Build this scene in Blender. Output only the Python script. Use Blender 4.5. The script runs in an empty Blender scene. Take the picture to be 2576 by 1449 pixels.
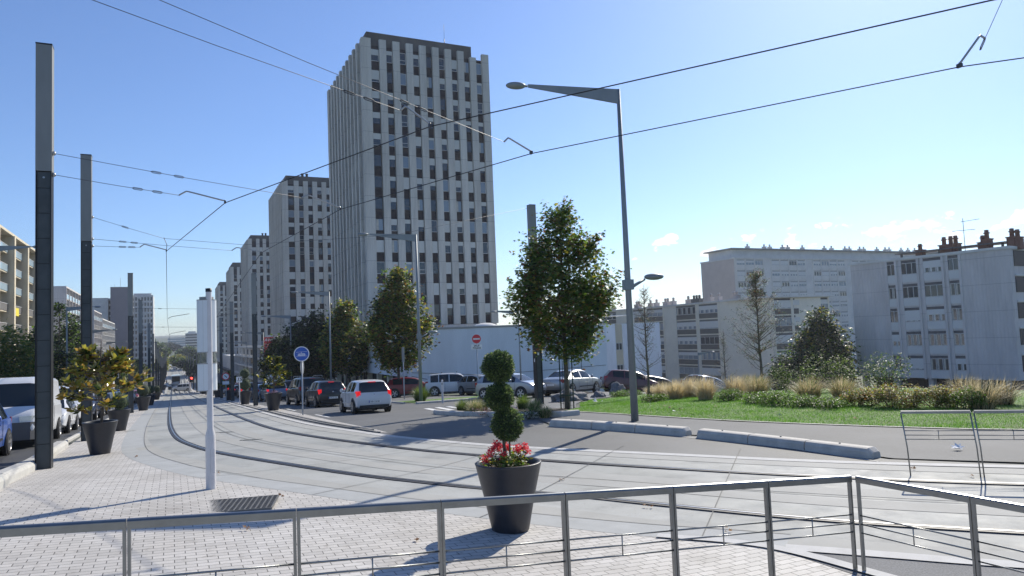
import bpy, bmesh, math, random
import numpy as np
from mathutils import Vector, Matrix, noise
from mathutils.geometry import tessellate_polygon
random.seed(7); rng = np.random.default_rng(7)
PI = math.pi; R = math.radians
scn = bpy.context.scene
COL = scn.collection

# ------------------------------------------------------------------ camera
YAW, PITCH, ROLL = 25.6, 3.7, 2.3
EYE = Vector((0, 0, 2.5)); FPX, UW, UH = 1790., 2576., 1449.
_y, _p, _r = R(YAW), R(PITCH), R(ROLL)
CF = Vector((math.sin(_y)*math.cos(_p), math.cos(_y)*math.cos(_p), math.sin(_p)))
_R0 = Vector((math.cos(_y), -math.sin(_y), 0)); _U0 = _R0.cross(CF)
CR = _R0*math.cos(_r) - _U0*math.sin(_r); CU = _U0*math.cos(_r) + _R0*math.sin(_r)
cam = bpy.data.objects.new('camera', bpy.data.cameras.new('camera')); COL.objects.link(cam)
cam.matrix_world = Matrix(((CR.x, CU.x, -CF.x, EYE.x), (CR.y, CU.y, -CF.y, EYE.y), (CR.z, CU.z, -CF.z, EYE.z), (0, 0, 0, 1)))
cam.data.sensor_width = 36; cam.data.lens = FPX/UW*36; cam.data.clip_start = .05; cam.data.clip_end = 9000
scn.camera = cam

# ------------------------------------------------------------------ sky, sun, exposure
SUN_AZ, SUN_EL = 56.0, 35.5
world = bpy.data.worlds.new('World'); scn.world = world; world.use_nodes = True
wn, wl = world.node_tree.nodes, world.node_tree.links
bg = wn['Background']; bg.inputs[1].default_value = .078
sky = wn.new('ShaderNodeTexSky'); sky.sky_type = 'NISHITA'; sky.sun_disc = False
sky.sun_elevation = R(SUN_EL); sky.sun_rotation = R(SUN_AZ)
sky.air_density = 1.0; sky.dust_density = .35; sky.ozone_density = 1.4; sky.altitude = 0
tc = wn.new('ShaderNodeTexCoord')
def wmath(op, a, b=None, clamp=False):
    n = wn.new('ShaderNodeMath'); n.operation = op; n.use_clamp = clamp
    for i, v in enumerate((a, b)):
        if v is None: continue
        if isinstance(v, (int, float)): n.inputs[i].default_value = v
        else: wl.new(v, n.inputs[i])
    return n.outputs[0]
mp = wn.new('ShaderNodeMapping'); wl.new(tc.outputs['Generated'], mp.inputs[0]); mp.inputs['Scale'].default_value = (24, 24, 44)
mp.inputs['Location'].default_value = (.37, 2.1, .35)
nz = wn.new('ShaderNodeTexNoise'); wl.new(mp.outputs[0], nz.inputs[0]); nz.inputs['Scale'].default_value = 1; nz.inputs['Detail'].default_value = 7; nz.inputs['Roughness'].default_value = .58
sp = wn.new('ShaderNodeSeparateXYZ'); wl.new(tc.outputs['Generated'], sp.inputs[0])
def band(v, a, b, c, d):
    up = wn.new('ShaderNodeMapRange'); up.interpolation_type = 'SMOOTHSTEP'; wl.new(v, up.inputs[0]); up.inputs[1].default_value = a; up.inputs[2].default_value = b
    dn = wn.new('ShaderNodeMapRange'); dn.interpolation_type = 'SMOOTHSTEP'; wl.new(v, dn.inputs[0]); dn.inputs[1].default_value = d; dn.inputs[2].default_value = c
    return wmath('MULTIPLY', up.outputs[0], dn.outputs[0])
bmask = wmath('MULTIPLY', band(sp.outputs[2], 0.078, .092, .118, .150), band(sp.outputs[0], .50, .60, .86, .93))
dens = wmath('ADD', nz.outputs[0], wmath('MULTIPLY', bmask, .21))
cl = wn.new('ShaderNodeMapRange'); cl.interpolation_type = 'SMOOTHSTEP'; wl.new(dens, cl.inputs[0]); cl.inputs[1].default_value = .765; cl.inputs[2].default_value = .82
tint = wn.new('ShaderNodeMixRGB'); tint.blend_type = 'MULTIPLY'; tint.inputs[0].default_value = 1; wl.new(sky.outputs[0], tint.inputs[1]); tint.inputs[2].default_value = (.81, .965, 1.27, 1)
mixc = wn.new('ShaderNodeMixRGB'); wl.new(cl.outputs[0], mixc.inputs[0]); wl.new(tint.outputs[0], mixc.inputs[1]); mixc.inputs[2].default_value = (11, 11, 11.3, 1)
wl.new(mixc.outputs[0], bg.inputs[0])
sd = Vector((math.sin(R(SUN_AZ))*math.cos(R(SUN_EL)), math.cos(R(SUN_AZ))*math.cos(R(SUN_EL)), math.sin(R(SUN_EL))))
sun = bpy.data.objects.new('sun', bpy.data.lights.new('sun', 'SUN')); COL.objects.link(sun)
sun.data.energy = 3.6; sun.data.angle = R(.53); sun.data.color = (1, .93, .80)
sun.rotation_euler = (-sd).to_track_quat('-Z', 'Y').to_euler(); sun.location = (40, 30, 60)
scn.view_settings.view_transform = 'Standard'; scn.view_settings.look = 'None'; scn.view_settings.exposure = .62; scn.view_settings.gamma = 1
scn.view_settings.use_curve_mapping = False

# ------------------------------------------------------------------ terrain height and pixel helpers
def sm(x, a, b):
    t = min(1., max(0., (x-a)/(b-a))); return t*t*(3-2*t)
def gz(x, y):
    z = 0.; a = max(0, min(y, 22)-16); z -= .05*a*a/12
    if y > 22: z -= .05*(min(y, 170)-22)
    if y > 170:
        b = min(y, 250)-170; z -= .05*b - .05*b*b/160
    if y > 450: z += .018*(y-450)
    a = .066*(5-x) if x < 4 else (.066*.5*(6-x)**2/2 if x < 6 else 0)
    a = min(a, .75)
    return z - .015*min(max(x, -40), 40)*sm(y, 14, 30)*(1-sm(y, 120, 220)) + a*(1-sm(y, 11, 20)) - 4.6*sm(x, 23, 50)*sm(y, -5, 24)*(1-sm(y, 200, 300))
def ray(u, v):
    return (CF + CR*((u-UW/2)/FPX) - CU*((v-UH/2)/FPX)).normalized()
def G(u, v):
    d = ray(u, v); t = 1.
    while t < 3000:
        p = EYE + d*t
        if p.z < gz(p.x, p.y):
            lo, hi = t/1.012, t
            for _ in range(28):
                m = (lo+hi)/2; p = EYE + d*m
                if p.z < gz(p.x, p.y): hi = m
                else: lo = m
            return EYE + d*hi
        t *= 1.012
    return EYE + d*t
def GG(*l): return [G(u, v) for u, v in l]
def on(x, y, dz=0.): return Vector((x, y, gz(x, y)+dz))

# ------------------------------------------------------------------ materials
def mat(name, col, rough=.6, metal=0., var=.0, vscale=3., bump=0., bscale=20., emit=None, estr=0., spec=.5, coat=0., trans=None, col2=None, alpha=None, streak=None):
    m = bpy.data.materials.new(name); m.use_nodes = True; nt = m.node_tree; n, l = nt.nodes, nt.links
    b = n['Principled BSDF']; c = tuple(col)+(1,)
    b.inputs['Base Color'].default_value = c; b.inputs['Roughness'].default_value = rough; b.inputs['Metallic'].default_value = metal
    b.inputs['Specular IOR Level'].default_value = spec
    if coat: b.inputs['Coat Weight'].default_value = coat; b.inputs['Coat Roughness'].default_value = .05
    if emit: b.inputs['Emission Color'].default_value = tuple(emit)+(1,); b.inputs['Emission Strength'].default_value = estr
    if var or bump or col2:
        t = n.new('ShaderNodeTexCoord')
        if var or col2:
            mpn = n.new('ShaderNodeMapping'); l.new(t.outputs['Object'], mpn.inputs[0])
            if streak: mpn.inputs['Scale'].default_value = streak
            nn = n.new('ShaderNodeTexNoise'); l.new(mpn.outputs[0], nn.inputs[0]); nn.inputs['Scale'].default_value = vscale; nn.inputs['Detail'].default_value = 6; nn.inputs['Roughness'].default_value = .62
            rp = n.new('ShaderNodeMapRange'); l.new(nn.outputs[0], rp.inputs[0]); rp.inputs[1].default_value = .3; rp.inputs[2].default_value = .7
            mx = n.new('ShaderNodeMixRGB'); l.new(rp.outputs[0], mx.inputs[0])
            if col2: mx.inputs[1].default_value = c; mx.inputs[2].default_value = tuple(col2)+(1,)
            else:
                mx.inputs[1].default_value = tuple(x*(1-var) for x in col)+(1,); mx.inputs[2].default_value = tuple(min(1, x*(1+var)) for x in col)+(1,)
            l.new(mx.outputs[0], b.inputs['Base Color'])
        if bump:
            nb = n.new('ShaderNodeTexNoise'); l.new(t.outputs['Object'], nb.inputs[0]); nb.inputs['Scale'].default_value = bscale; nb.inputs['Detail'].default_value = 5
            bp = n.new('ShaderNodeBump'); l.new(nb.outputs[0], bp.inputs['Height']); bp.inputs['Strength'].default_value = bump; bp.inputs['Distance'].default_value = .02
            l.new(bp.outputs[0], b.inputs['Normal'])
    if trans:
        tr = n.new('ShaderNodeBsdfTranslucent'); tr.inputs[0].default_value = tuple(trans)+(1,)
        ms = n.new('ShaderNodeMixShader'); ms.inputs[0].default_value = .42
        l.new(b.outputs[0], ms.inputs[1]); l.new(tr.outputs[0], ms.inputs[2]); l.new(ms.outputs[0], n['Material Output'].inputs[0])
    if alpha is not None:
        tr = n.new('ShaderNodeBsdfTransparent'); ms = n.new('ShaderNodeMixShader'); ms.inputs[0].default_value = alpha
        l.new(tr.outputs[0], ms.inputs[1]); l.new(b.outputs[0], ms.inputs[2]); l.new(ms.outputs[0], n['Material Output'].inputs[0])
    return m
class NT:
    """small helper for hand-built node materials"""
    def __init__(s, name):
        s.m = bpy.data.materials.new(name); s.m.use_nodes = True; s.n = s.m.node_tree.nodes; s.l = s.m.node_tree.links; s.b = s.n['Principled BSDF']
        s.tc = s.n.new('ShaderNodeTexCoord')
    def noise(s, scale, detail=5, rough=.6, vec=None, stretch=None):
        v = vec or s.tc.outputs['Object']
        if stretch:
            mpn = s.n.new('ShaderNodeMapping'); s.l.new(v, mpn.inputs[0]); mpn.inputs['Scale'].default_value = stretch; v = mpn.outputs[0]
        q = s.n.new('ShaderNodeTexNoise'); s.l.new(v, q.inputs[0]); q.inputs['Scale'].default_value = scale; q.inputs['Detail'].default_value = detail; q.inputs['Roughness'].default_value = rough
        return q.outputs[0]
    def rng(s, v, a, b, c=0., d=1.):
        q = s.n.new('ShaderNodeMapRange'); s.l.new(v, q.inputs[0])
        for i, x in enumerate((a, b, c, d)): q.inputs[1+i].default_value = x
        return q.outputs[0]
    def mix(s, f, a, b, mode='MIX'):
        q = s.n.new('ShaderNodeMixRGB'); q.blend_type = mode
        for i, x in enumerate((f, a, b)):
            if isinstance(x, tuple): q.inputs[i].default_value = x+(1,) if len(x) == 3 else x
            elif isinstance(x, (int, float)): q.inputs[i].default_value = x
            else: s.l.new(x, q.inputs[i])
        return q.outputs[0]
    def math(s, op, a, b=0.):
        q = s.n.new('ShaderNodeMath'); q.operation = op
        for i, x in enumerate((a, b)):
            if isinstance(x, (int, float)): q.inputs[i].default_value = x
            else: s.l.new(x, q.inputs[i])
        return q.outputs[0]
    def bump(s, h, strength, dist):
        q = s.n.new('ShaderNodeBump'); s.l.new(h, q.inputs['Height']); q.inputs['Strength'].default_value = strength; q.inputs['Distance'].default_value = dist
        s.l.new(q.outputs[0], s.b.inputs['Normal'])
    def out(s, col, rough=.8, spec=.5):
        if isinstance(col, tuple): s.b.inputs['Base Color'].default_value = col+(1,)
        else: s.l.new(col, s.b.inputs['Base Color'])
        if isinstance(rough, (int, float)): s.b.inputs['Roughness'].default_value = rough
        else: s.l.new(rough, s.b.inputs['Roughness'])
        s.b.inputs['Specular IOR Level'].default_value = spec
        return s.m
def m_paving():
    t = NT('paving blocks'); br = t.n.new('ShaderNodeTexBrick'); t.l.new(t.tc.outputs['Object'], br.inputs[0])
    wob = t.n.new('ShaderNodeMapping')
    br.inputs['Scale'].default_value = 1.; br.inputs['Brick Width'].default_value = .205; br.inputs['Row Height'].default_value = .108
    br.inputs['Mortar Size'].default_value = .0055; br.inputs['Mortar Smooth'].default_value = .35; br.inputs['Bias'].default_value = 0.
    br.inputs['Color1'].default_value = (.50, .48, .45, 1); br.inputs['Color2'].default_value = (.61, .585, .55, 1); br.inputs['Mortar'].default_value = (.13, .125, .115, 1)
    c = t.mix(t.rng(t.noise(1.1), .35, .7), br.outputs[0], (.86, .85, .83), 'MULTIPLY')
    c = t.mix(t.rng(t.noise(90, 3), .35, .65), c, (.90, .90, .90), 'MULTIPLY')
    c = t.mix(t.rng(t.noise(7, 5, .7), .58, .70), c, (.68, .66, .64), 'MULTIPLY')
    c = t.mix(t.rng(t.noise(.45, 6, .65), .5, .66), c, (.84, .83, .82), 'MULTIPLY')
    inv = t.math('SUBTRACT', 1., br.outputs[1])
    t.bump(t.math('ADD', inv, t.math('MULTIPLY', t.noise(60), .25)), .5, .006)
    return t.out(c, .72)
def m_slab():
    t = NT('track concrete')
    c = t.mix(t.rng(t.noise(.35, 6), .35, .68), (.355, .36, .335), (.455, .46, .44))
    c = t.mix(t.rng(t.noise(1.3, 6, .7), .50, .70), c, (.74, .74, .75), 'MULTIPLY')
    c = t.mix(t.rng(t.noise(.16, 4, .6), .45, .62), c, (.82, .83, .85), 'MULTIPLY')
    sp_ = t.noise(130, 2); c = t.mix(t.rng(sp_, .3, .7), c, (.86, .86, .86), 'MULTIPLY')
    c = t.mix(t.rng(t.noise(26, 3, .7), .64, .70), c, (.70, .70, .70), 'MULTIPLY')
    t.bump(t.noise(90, 4), .35, .004)
    return t.out(c, t.rng(t.noise(2.2), .3, .7, .66, .82), .35)
def m_asphalt(name, base, light=1., rough=.72, scale=170):
    t = NT(name); b2 = tuple(x*1.32 for x in base)
    c = t.mix(t.rng(t.noise(.5, 6), .35, .68), base, b2)
    c = t.mix(t.rng(t.noise(scale, 2), .35, .68), c, (.62, .62, .62), 'MULTIPLY')
    c = t.mix(t.rng(t.noise(2.0, 6, .7), .58, .72), c, (.82, .82, .82), 'MULTIPLY')
    t.bump(t.noise(scale*.8, 3), .55, .006)
    return t.out(c, rough)
def m_fin():
    t = NT('ribbed precast concrete')
    c = t.mix(t.rng(t.noise(.6, 6, .6, stretch=(1, 1, .12)), .35, .68), (.47, .45, .40), (.64, .62, .56))
    c = t.mix(t.rng(t.noise(1.0, 5, .7, stretch=(9, 9, .25)), .5, .75), c, (.74, .74, .76), 'MULTIPLY')
    sep = t.n.new('ShaderNodeSeparateXYZ'); t.l.new(t.tc.outputs['Object'], sep.inputs[0])
    fr = t.math('FRACT', t.math('DIVIDE', sep.outputs[2], 2.8)); j = t.math('LESS_THAN', fr, .022)
    c = t.mix(t.math('MULTIPLY', j, .45), c, (.12, .12, .12))
    xy = t.math('ADD', sep.outputs[0], sep.outputs[1]); s2 = t.math('SINE', t.math('MULTIPLY', xy, 2*PI/.19))
    t.bump(s2, .55, .03)
    return t.out(c, .85)
def m_grass():
    t = NT('lawn'); c = t.mix(t.rng(t.noise(1.2, 6), .35, .66), (.10, .20, .025), (.17, .31, .045))
    c = t.mix(t.rng(t.noise(14, 5, .7), .4, .7), c, (.62, .7, .55), 'MULTIPLY')
    c = t.mix(t.rng(t.noise(.7, 6, .7), .55, .72), c, (.20, .24, .07)); c = t.mix(t.rng(t.noise(4, 5, .7), .62, .72), c, (.26, .23, .11)); t.bump(t.noise(60, 4), 1, .05); return t.out(c, .8)
def m_ground():
    t = NT('town ground'); c = t.mix(t.rng(t.noise(.02, 8, .7), .4, .62), (.10, .105, .10), (.075, .10, .045))
    c = t.mix(t.rng(t.noise(.3, 5, .7), .4, .7), c, (.7, .7, .7), 'MULTIPLY'); return t.out(c, .9)
def m_boards(name, base, dark=.8, step=.12, joint=None):
    t = NT(name); c = t.mix(t.rng(t.noise(.5, 6, .65, stretch=(1, 1, .35)), .35, .68), base, tuple(x*1.2 for x in base))
    c = t.mix(t.rng(t.noise(2.2, 6, .7, stretch=(1, 1, .08)), .5, .75), c, (dark,)*3, 'MULTIPLY')
    if joint:
        sep = t.n.new('ShaderNodeSeparateXYZ'); t.l.new(t.tc.outputs['Object'], sep.inputs[0])
        j = t.math('LESS_THAN', t.math('FRACT', t.math('DIVIDE', sep.outputs[2], joint)), .02)
        c = t.mix(t.math('MULTIPLY', j, .35), c, (.1, .1, .1))
    if step:
        sep = t.n.new('ShaderNodeSeparateXYZ'); t.l.new(t.tc.outputs['Object'], sep.inputs[0])
        t.bump(t.math('SINE', t.math('MULTIPLY', t.math('ADD', sep.outputs[0], sep.outputs[1]), 2*PI/step)), .5, .025)
    return t.out(c, .85)

M = dict(
 paving=m_paving(), slab=m_slab(), road=m_asphalt('road asphalt', (.115, .118, .12)), path=m_asphalt('footway asphalt', (.135, .138, .14), rough=.8, scale=220),
 roadl=m_asphalt('dark road asphalt', (.06, .062, .065)), gravel=m_asphalt('coarse chippings', (.20, .20, .20), rough=.9, scale=60),
 band=mat('pale granite setts', (.50, .495, .48), .8, var=.10, vscale=5, bump=.2, bscale=80), edge=mat('smooth concrete edge', (.36, .37, .365), .8, var=.10, vscale=2.5, bump=.15, bscale=90),
 tread=mat('worn tyre strip', (.35, .348, .325), .8, var=.09, vscale=1.4, bump=.15, bscale=90),
 joint=mat('dark joint', (.15, .15, .145), .8), kerb=mat('cast concrete kerb', (.52, .49, .44), .78, var=.16, vscale=4, bump=.35, bscale=60),
 kerbl=mat('pale limestone kerb', (.44, .43, .40), .75, var=.10, vscale=4, bump=.3, bscale=60),
 lawn=m_grass(), ground=m_ground(), paint=mat('white road paint', (.72, .72, .70), .6, var=.12, vscale=9),
 railst=mat('worn rail steel', (.34, .34, .35), .34, 1), rubber=mat('rail rubber', (.025, .025, .03), .6, var=.3, vscale=20),
 steel=mat('brushed stainless steel', (.27, .275, .27), .36, 1., var=.12, vscale=6, bump=.05, bscale=150), steeld=mat('dark painted steel', (.075, .082, .082), .5, .3, var=.2, vscale=5),
 polel=mat('grey painted pole steel', (.24, .245, .235), .55, .2, var=.13, vscale=2.2, streak=(1, 1, .2)), poled=mat('charcoal pole cladding', (.060, .070, .074), .5, .1, var=.22, vscale=3),
 polef=mat('black flange steel', (.012, .013, .016), .45, .2), lamp=mat('grey powder coated lamp steel', (.24, .265, .275), .5, .3, var=.08, vscale=3), lampglass=mat('lamp diffuser', (.42, .40, .33), .35),
 white=mat('white painted steel', (.62, .60, .60), .4, 0, var=.07, vscale=8), whitep=mat('translucent white housing', (.66, .70, .72), .4, var=.06, vscale=2), black=mat('black plastic', (.015, .015, .017), .5),
 planter=mat('charcoal planter resin', (.028, .029, .036), .42, var=.15, vscale=12, bump=.10, bscale=220), soil=mat('potting soil', (.06, .045, .03), .95, bump=1, bscale=60),
 bark=mat('grey brown bark', (.13, .105, .085), .9, var=.3, vscale=12, bump=.8, bscale=40), stake=mat('green stake', (.03, .06, .045), .6),
 leafg=mat('maple leaf green', (.055, .10, .022), .42, trans=(.17, .29, .03)), leafy=mat('maple leaf yellow green', (.20, .19, .035), .42, trans=(.52, .46, .06)),
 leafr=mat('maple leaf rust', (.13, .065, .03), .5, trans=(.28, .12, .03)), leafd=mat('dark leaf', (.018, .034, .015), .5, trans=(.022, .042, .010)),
 box1=mat('clipped leaf bright', (.15, .21, .07), .5, trans=(.24, .34, .09)), box2=mat('clipped leaf deep', (.065, .10, .05), .55, trans=(.10, .16, .06)), boxin=mat('shrub core', (.035, .05, .025), .9),
 magg=mat('glossy bronze green leaf', (.20, .19, .035), .22, trans=(.46, .42, .06), spec=.7), magb=mat('glossy bronze leaf', (.26, .17, .04), .22, trans=(.52, .33, .06), spec=.7), magd=mat('glossy deep green leaf', (.03, .05, .018), .16, trans=(.05, .08, .015), spec=.7),
 red=mat('geranium petal', (.80, .045, .075), .5, trans=(.95, .10, .13)), pink=mat('pink petal', (.55, .32, .36), .5, trans=(.4, .2, .25)),
 straw=mat('straw grass', (.68, .58, .37), .6, trans=(.80, .66, .38)), straw2=mat('brown straw grass', (.46, .36, .20), .6, trans=(.52, .40, .20)), blade=mat('green blade', (.09, .145, .03), .5, trans=(.17, .26, .04)), lb0=mat('bright ground leaf', (.12, .24, .03), .5, trans=(.24, .46, .05)), bladel=mat('pale green blade', (.17, .21, .08), .5, trans=(.22, .27, .08)),
 rock=mat('grey boulder', (.20, .19, .19), .9, var=.35, vscale=2.5, bump=1, bscale=8),
 fin=m_fin(), spandrel=mat('dark brown spandrel', (.040, .028, .028), .5, var=.35, vscale=.45), roofc=mat('stained roof concrete', (.105, .10, .095), .9, var=.4, vscale=.35, streak=(1, 1, .4)),
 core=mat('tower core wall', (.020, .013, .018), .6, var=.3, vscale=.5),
 glass=mat('dark window glass', (.03, .045, .065), .08, spec=.8), glassb=mat('pale window glass', (.20, .26, .32), .1, spec=.8), frame=mat('white window frame', (.62, .63, .62), .5), framed=mat('dark window frame', (.05, .05, .05), .5),
 blind=mat('cream roller blind', (.56, .57, .54), .7, var=.08, vscale=.4), curtain=mat('pale curtain', (.48, .47, .42), .8, var=.2, vscale=3), blindr=mat('faded red blind', (.30, .12, .11), .7),
 cream=mat('cream concrete', (.62, .55, .41), .85, var=.10, vscale=.8, streak=(1, 1, .3)), creamd=mat('beige recess wall', (.36, .31, .25), .85, var=.15, vscale=.8), balc=mat('pale blue balcony glass', (.38, .50, .58), .15, spec=.8),
 grey=m_boards('board marked grey concrete', (.55, .525, .51), .84, .30, 2.9), greyl=mat('light grey render', (.64, .635, .61), .85, var=.10, vscale=.5), slot=mat('dark slot', (.10, .10, .11), .7), band2=mat('brown grey spandrel', (.13, .125, .12), .7, var=.12, vscale=.8),
 ivory=mat('ivory render', (.76, .72, .62), .85, var=.07, vscale=.5), wallw=mat('white rendered wall', (.72, .76, .81), .85, var=.10, vscale=.5, streak=(1, 1, .22), bump=.1, bscale=30), corr=m_boards('corrugated white cladding', (.72, .74, .77), .9, .22),
 taupe=mat('taupe end wall', (.50, .45, .42), .85, var=.08, vscale=.6), violet=mat('grey violet end wall', (.21, .19, .215), .9, var=.08, vscale=.3), brick=mat('red brown chimney brick', (.20, .10, .075), .9, var=.2, vscale=6), zinc=mat('zinc flue', (.33, .33, .32), .6, .3),
 awning=mat('yellow fabric', (.75, .62, .05), .7),
 sred=mat('red sign face', (.62, .03, .045), .4), sblue=mat('blue sign face', (.018, .10, .46), .35), swhite=mat('white sign face', (.80, .80, .80), .4), sblack=mat('black lettering', (.02, .02, .02), .5), sgrey=mat('aluminium sign back', (.36, .37, .38), .4, .6),
 tyre=mat('tyre rubber', (.018, .018, .02), .8), rim=mat('alloy rim', (.45, .45, .46), .3, .8), cglass=mat('car glass', (.015, .022, .028), .06, spec=.45), plate=mat('number plate', (.78, .78, .76), .5), pblue=mat('plate blue band', (.02, .08, .4), .5),
 taill=mat('lit brake light', (.45, .004, .01), .25, emit=(1, .008, .012), estr=.38), tail=mat('unlit tail light', (.34, .012, .02), .15), headl=mat('headlight glass', (.62, .65, .68), .08, .3), chrome=mat('chrome badge', (.7, .7, .72), .15, 1),
 redlit=mat('lit red signal lens', (.8, .02, .02), .3, emit=(1, .04, .03), estr=5), wire=mat('copper contact wire', (.02, .018, .018), .5, .3), span=mat('steel span wire', (.10, .10, .11), .5, .5), insul=mat('insulator', (.05, .05, .055), .5), alu=mat('aluminium arm tube', (.40, .41, .42), .35, .8),
 grate=mat('cast iron grate', (.17, .165, .155), .6, .3, var=.2, vscale=20), paper=mat('white litter paper', (.8, .8, .8), .8), dry=mat('dry brown leaf', (.30, .17, .09), .7, trans=(.3, .15, .05)),
 skin=mat('skin', (.35, .2, .14), .6), clothd=mat('dark clothing', (.03, .03, .04), .9), clothb=mat('blue clothing', (.05, .08, .16), .9), hair=mat('dark hair', (.02, .015, .01), .8),
 glz=mat('smoked clear tube', (.25, .28, .25), .1, alpha=.35), hills=mat('wooded hillside', (.05, .075, .035), .9, var=.4, vscale=.02),
)
def paintm(name, c, rough=.35, metal=.0): return mat(name, c, rough, metal, coat=.6, var=.03, vscale=3)
for k, c, mtl in (('pwhite', (.66, .67, .68), 0), ('pblack', (.012, .013, .017), 0), ('psilver', (.36, .37, .385), .55), ('pblue', (.035, .10, .38), .1), ('pnavy', (.02, .035, .08), .2), ('pred', (.26, .015, .025), 0), ('pbluegrey', (.17, .22, .30), .5), ('pgrey', (.10, .105, .11), .4), ('pdkred', (.10, .012, .02), 0), ('pgreen', (.05, .10, .06), .1)):
    M['car_'+k] = paintm('car paint '+k[1:], c, .3, mtl)

# ------------------------------------------------------------------ mesh builder and scene bookkeeping
class MB:
    def __init__(s): s.v = []; s.f = []; s.m = []; s.sm = []
    def add(s, vs, fs, mi=0, smooth=False):
        o = len(s.v); s.v += [tuple(p) for p in vs]
        for f in fs: s.f.append([i+o for i in f]); s.m.append(mi); s.sm.append(smooth)
        return s
    def box(s, x0, x1, y0, y1, z0, z1, mi=0, mtx=None, taper=1.):
        vs = [Vector((x, y, z)) for z in (z0, z1) for x, y in ((x0, y0), (x1, y0), (x1, y1), (x0, y1))]
        if taper != 1:
            cx, cy = (x0+x1)/2, (y0+y1)/2
            for p in vs[4:]: p.x = cx+(p.x-cx)*taper; p.y = cy+(p.y-cy)*taper
        if mtx: vs = [mtx @ p for p in vs]
        return s.add(vs, [(0, 3, 2, 1), (4, 5, 6, 7), (0, 1, 5, 4), (1, 2, 6, 5), (2, 3, 7, 6), (3, 0, 4, 7)], mi)
    def tube(s, pts, r, n=8, mi=0, cap=True, smooth=True):
        pts = [Vector(p) for p in pts]; rs = r if isinstance(r, (list, tuple)) else [r]*len(pts); vs = []; fs = []
        up = None
        for i, p in enumerate(pts):
            d = (pts[min(i+1, len(pts)-1)]-pts[max(i-1, 0)]).normalized()
            if up is None: up = Vector((0, 0, 1)) if abs(d.z) < .9 else Vector((1, 0, 0))
            a = d.cross(up).normalized(); b = a.cross(d).normalized(); up = b
            for k in range(n):
                t = 2*PI*k/n; vs.append(p + (a*math.cos(t)+b*math.sin(t))*rs[i])
        for i in range(len(pts)-1):
            for k in range(n): fs.append((i*n+k, i*n+(k+1) % n, (i+1)*n+(k+1) % n, (i+1)*n+k))
        s.add(vs, fs, mi, smooth)
        if cap:
            o = len(s.v)-len(vs); s.f.append([o+k for k in range(n)][::-1]); s.f.append([o+(len(pts)-1)*n+k for k in range(n)]); s.m += [mi, mi]; s.sm += [False, False]
        return s
    def lathe(s, prof, n=24, mi=0, mtx=None, smooth=True):
        vs = []; fs = []
        for r, z in prof:
            for k in range(n):
                t = 2*PI*k/n; p = Vector((r*math.cos(t), r*math.sin(t), z)); vs.append(mtx @ p if mtx else p)
        for i in range(len(prof)-1):
            for k in range(n): fs.append((i*n+k, i*n+(k+1) % n, (i+1)*n+(k+1) % n, (i+1)*n+k))
        return s.add(vs, fs, mi, smooth)
    def disc(s, c, r, nrm, t=.01, n=24, mi=0, rim=None):
        q = Vector(nrm).normalized().to_track_quat('Z', 'Y').to_matrix().to_4x4(); mt = Matrix.Translation(c) @ q
        vs = [mt @ Vector((r*math.cos(2*PI*k/n), r*math.sin(2*PI*k/n), z)) for z in (0, t) for k in range(n)]
        return s.add(vs, [tuple(range(n))[::-1], tuple(range(n, 2*n))]+[(k, (k+1) % n, n+(k+1) % n, n+k) for k in range(n)], mi)
    def prism(s, pts, z0, z1, mi=0):
        n = len(pts); vs = [(p[0], p[1], z0) for p in pts]+[(p[0], p[1], z1) for p in pts]
        return s.add(vs, [tuple(range(n))[::-1], tuple(range(n, 2*n))]+[(k, (k+1) % n, n+(k+1) % n, n+k) for k in range(n)], mi)
    def sphere(s, c, r, n=10, m=7, mi=0, sc=(1, 1, 1), mtx=None):
        vs = []
        for i in range(m+1):
            a = PI*i/m
            for k in range(n):
                t = 2*PI*k/n; p = Vector((r*math.sin(a)*math.cos(t)*sc[0], r*math.sin(a)*math.sin(t)*sc[1], r*math.cos(a)*sc[2]))
                if mtx: p = mtx @ p
                vs.append(p+Vector(c))
        return s.add(vs, [(i*n+k, (i+1)*n+k, (i+1)*n+(k+1) % n, i*n+(k+1) % n) for i in range(m) for k in range(n)], mi, True)
    def sweep(s, pts, prof, mi=0, closed=True, smooth=False, caps=True):
        """profile (across, up) carried along a path, upright"""
        pts = [Vector(p) for p in pts]; n = len(prof); vs = []
        for i, p in enumerate(pts):
            d = pts[min(i+1, len(pts)-1)]-pts[max(i-1, 0)]; d.z = 0; d.normalize(); a = Vector((d.y, -d.x, 0))
            vs += [p+a*x+Vector((0, 0, z)) for x, z in prof]
        fs = []
        for i in range(len(pts)-1):
            for k in range(n if closed else n-1): fs.append((i*n+k, (i+1)*n+k, (i+1)*n+(k+1) % n, i*n+(k+1) % n))
        s.add(vs, fs, mi, smooth)
        if closed and caps:
            o = len(s.v)-len(vs); s.f.append([o+k for k in range(n)]); s.f.append([o+(len(pts)-1)*n+k for k in range(n)][::-1]); s.m += [mi, mi]; s.sm += [False, False]
        return s
    def mesh(s, name, mats):
        me = bpy.data.meshes.new(name); me.from_pydata(s.v, [], s.f)
        for k in (mats if isinstance(mats, (list, tuple)) else [mats]): me.materials.append(M[k] if isinstance(k, str) else k)
        me.polygons.foreach_set('material_index', s.m); me.polygons.foreach_set('use_smooth', s.sm); me.update()
        return me
    def build(s, name, mats, parent=None, loc=None):
        return link(name, s.mesh(name, mats), parent, loc)
def link(name, me, parent=None, loc=None, rotz=0):
    o = bpy.data.objects.new(name, me); COL.objects.link(o)
    if parent: o.parent = parent
    if loc is not None: o.location = loc
    if rotz: o.rotation_euler.z = rotz
    return o
def tag(o, label=None, cat=None, group=None, kind=None):
    if label: o['label'] = label
    if cat: o['category'] = cat
    if group: o['group'] = group
    if kind: o['kind'] = kind
    return o
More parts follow.
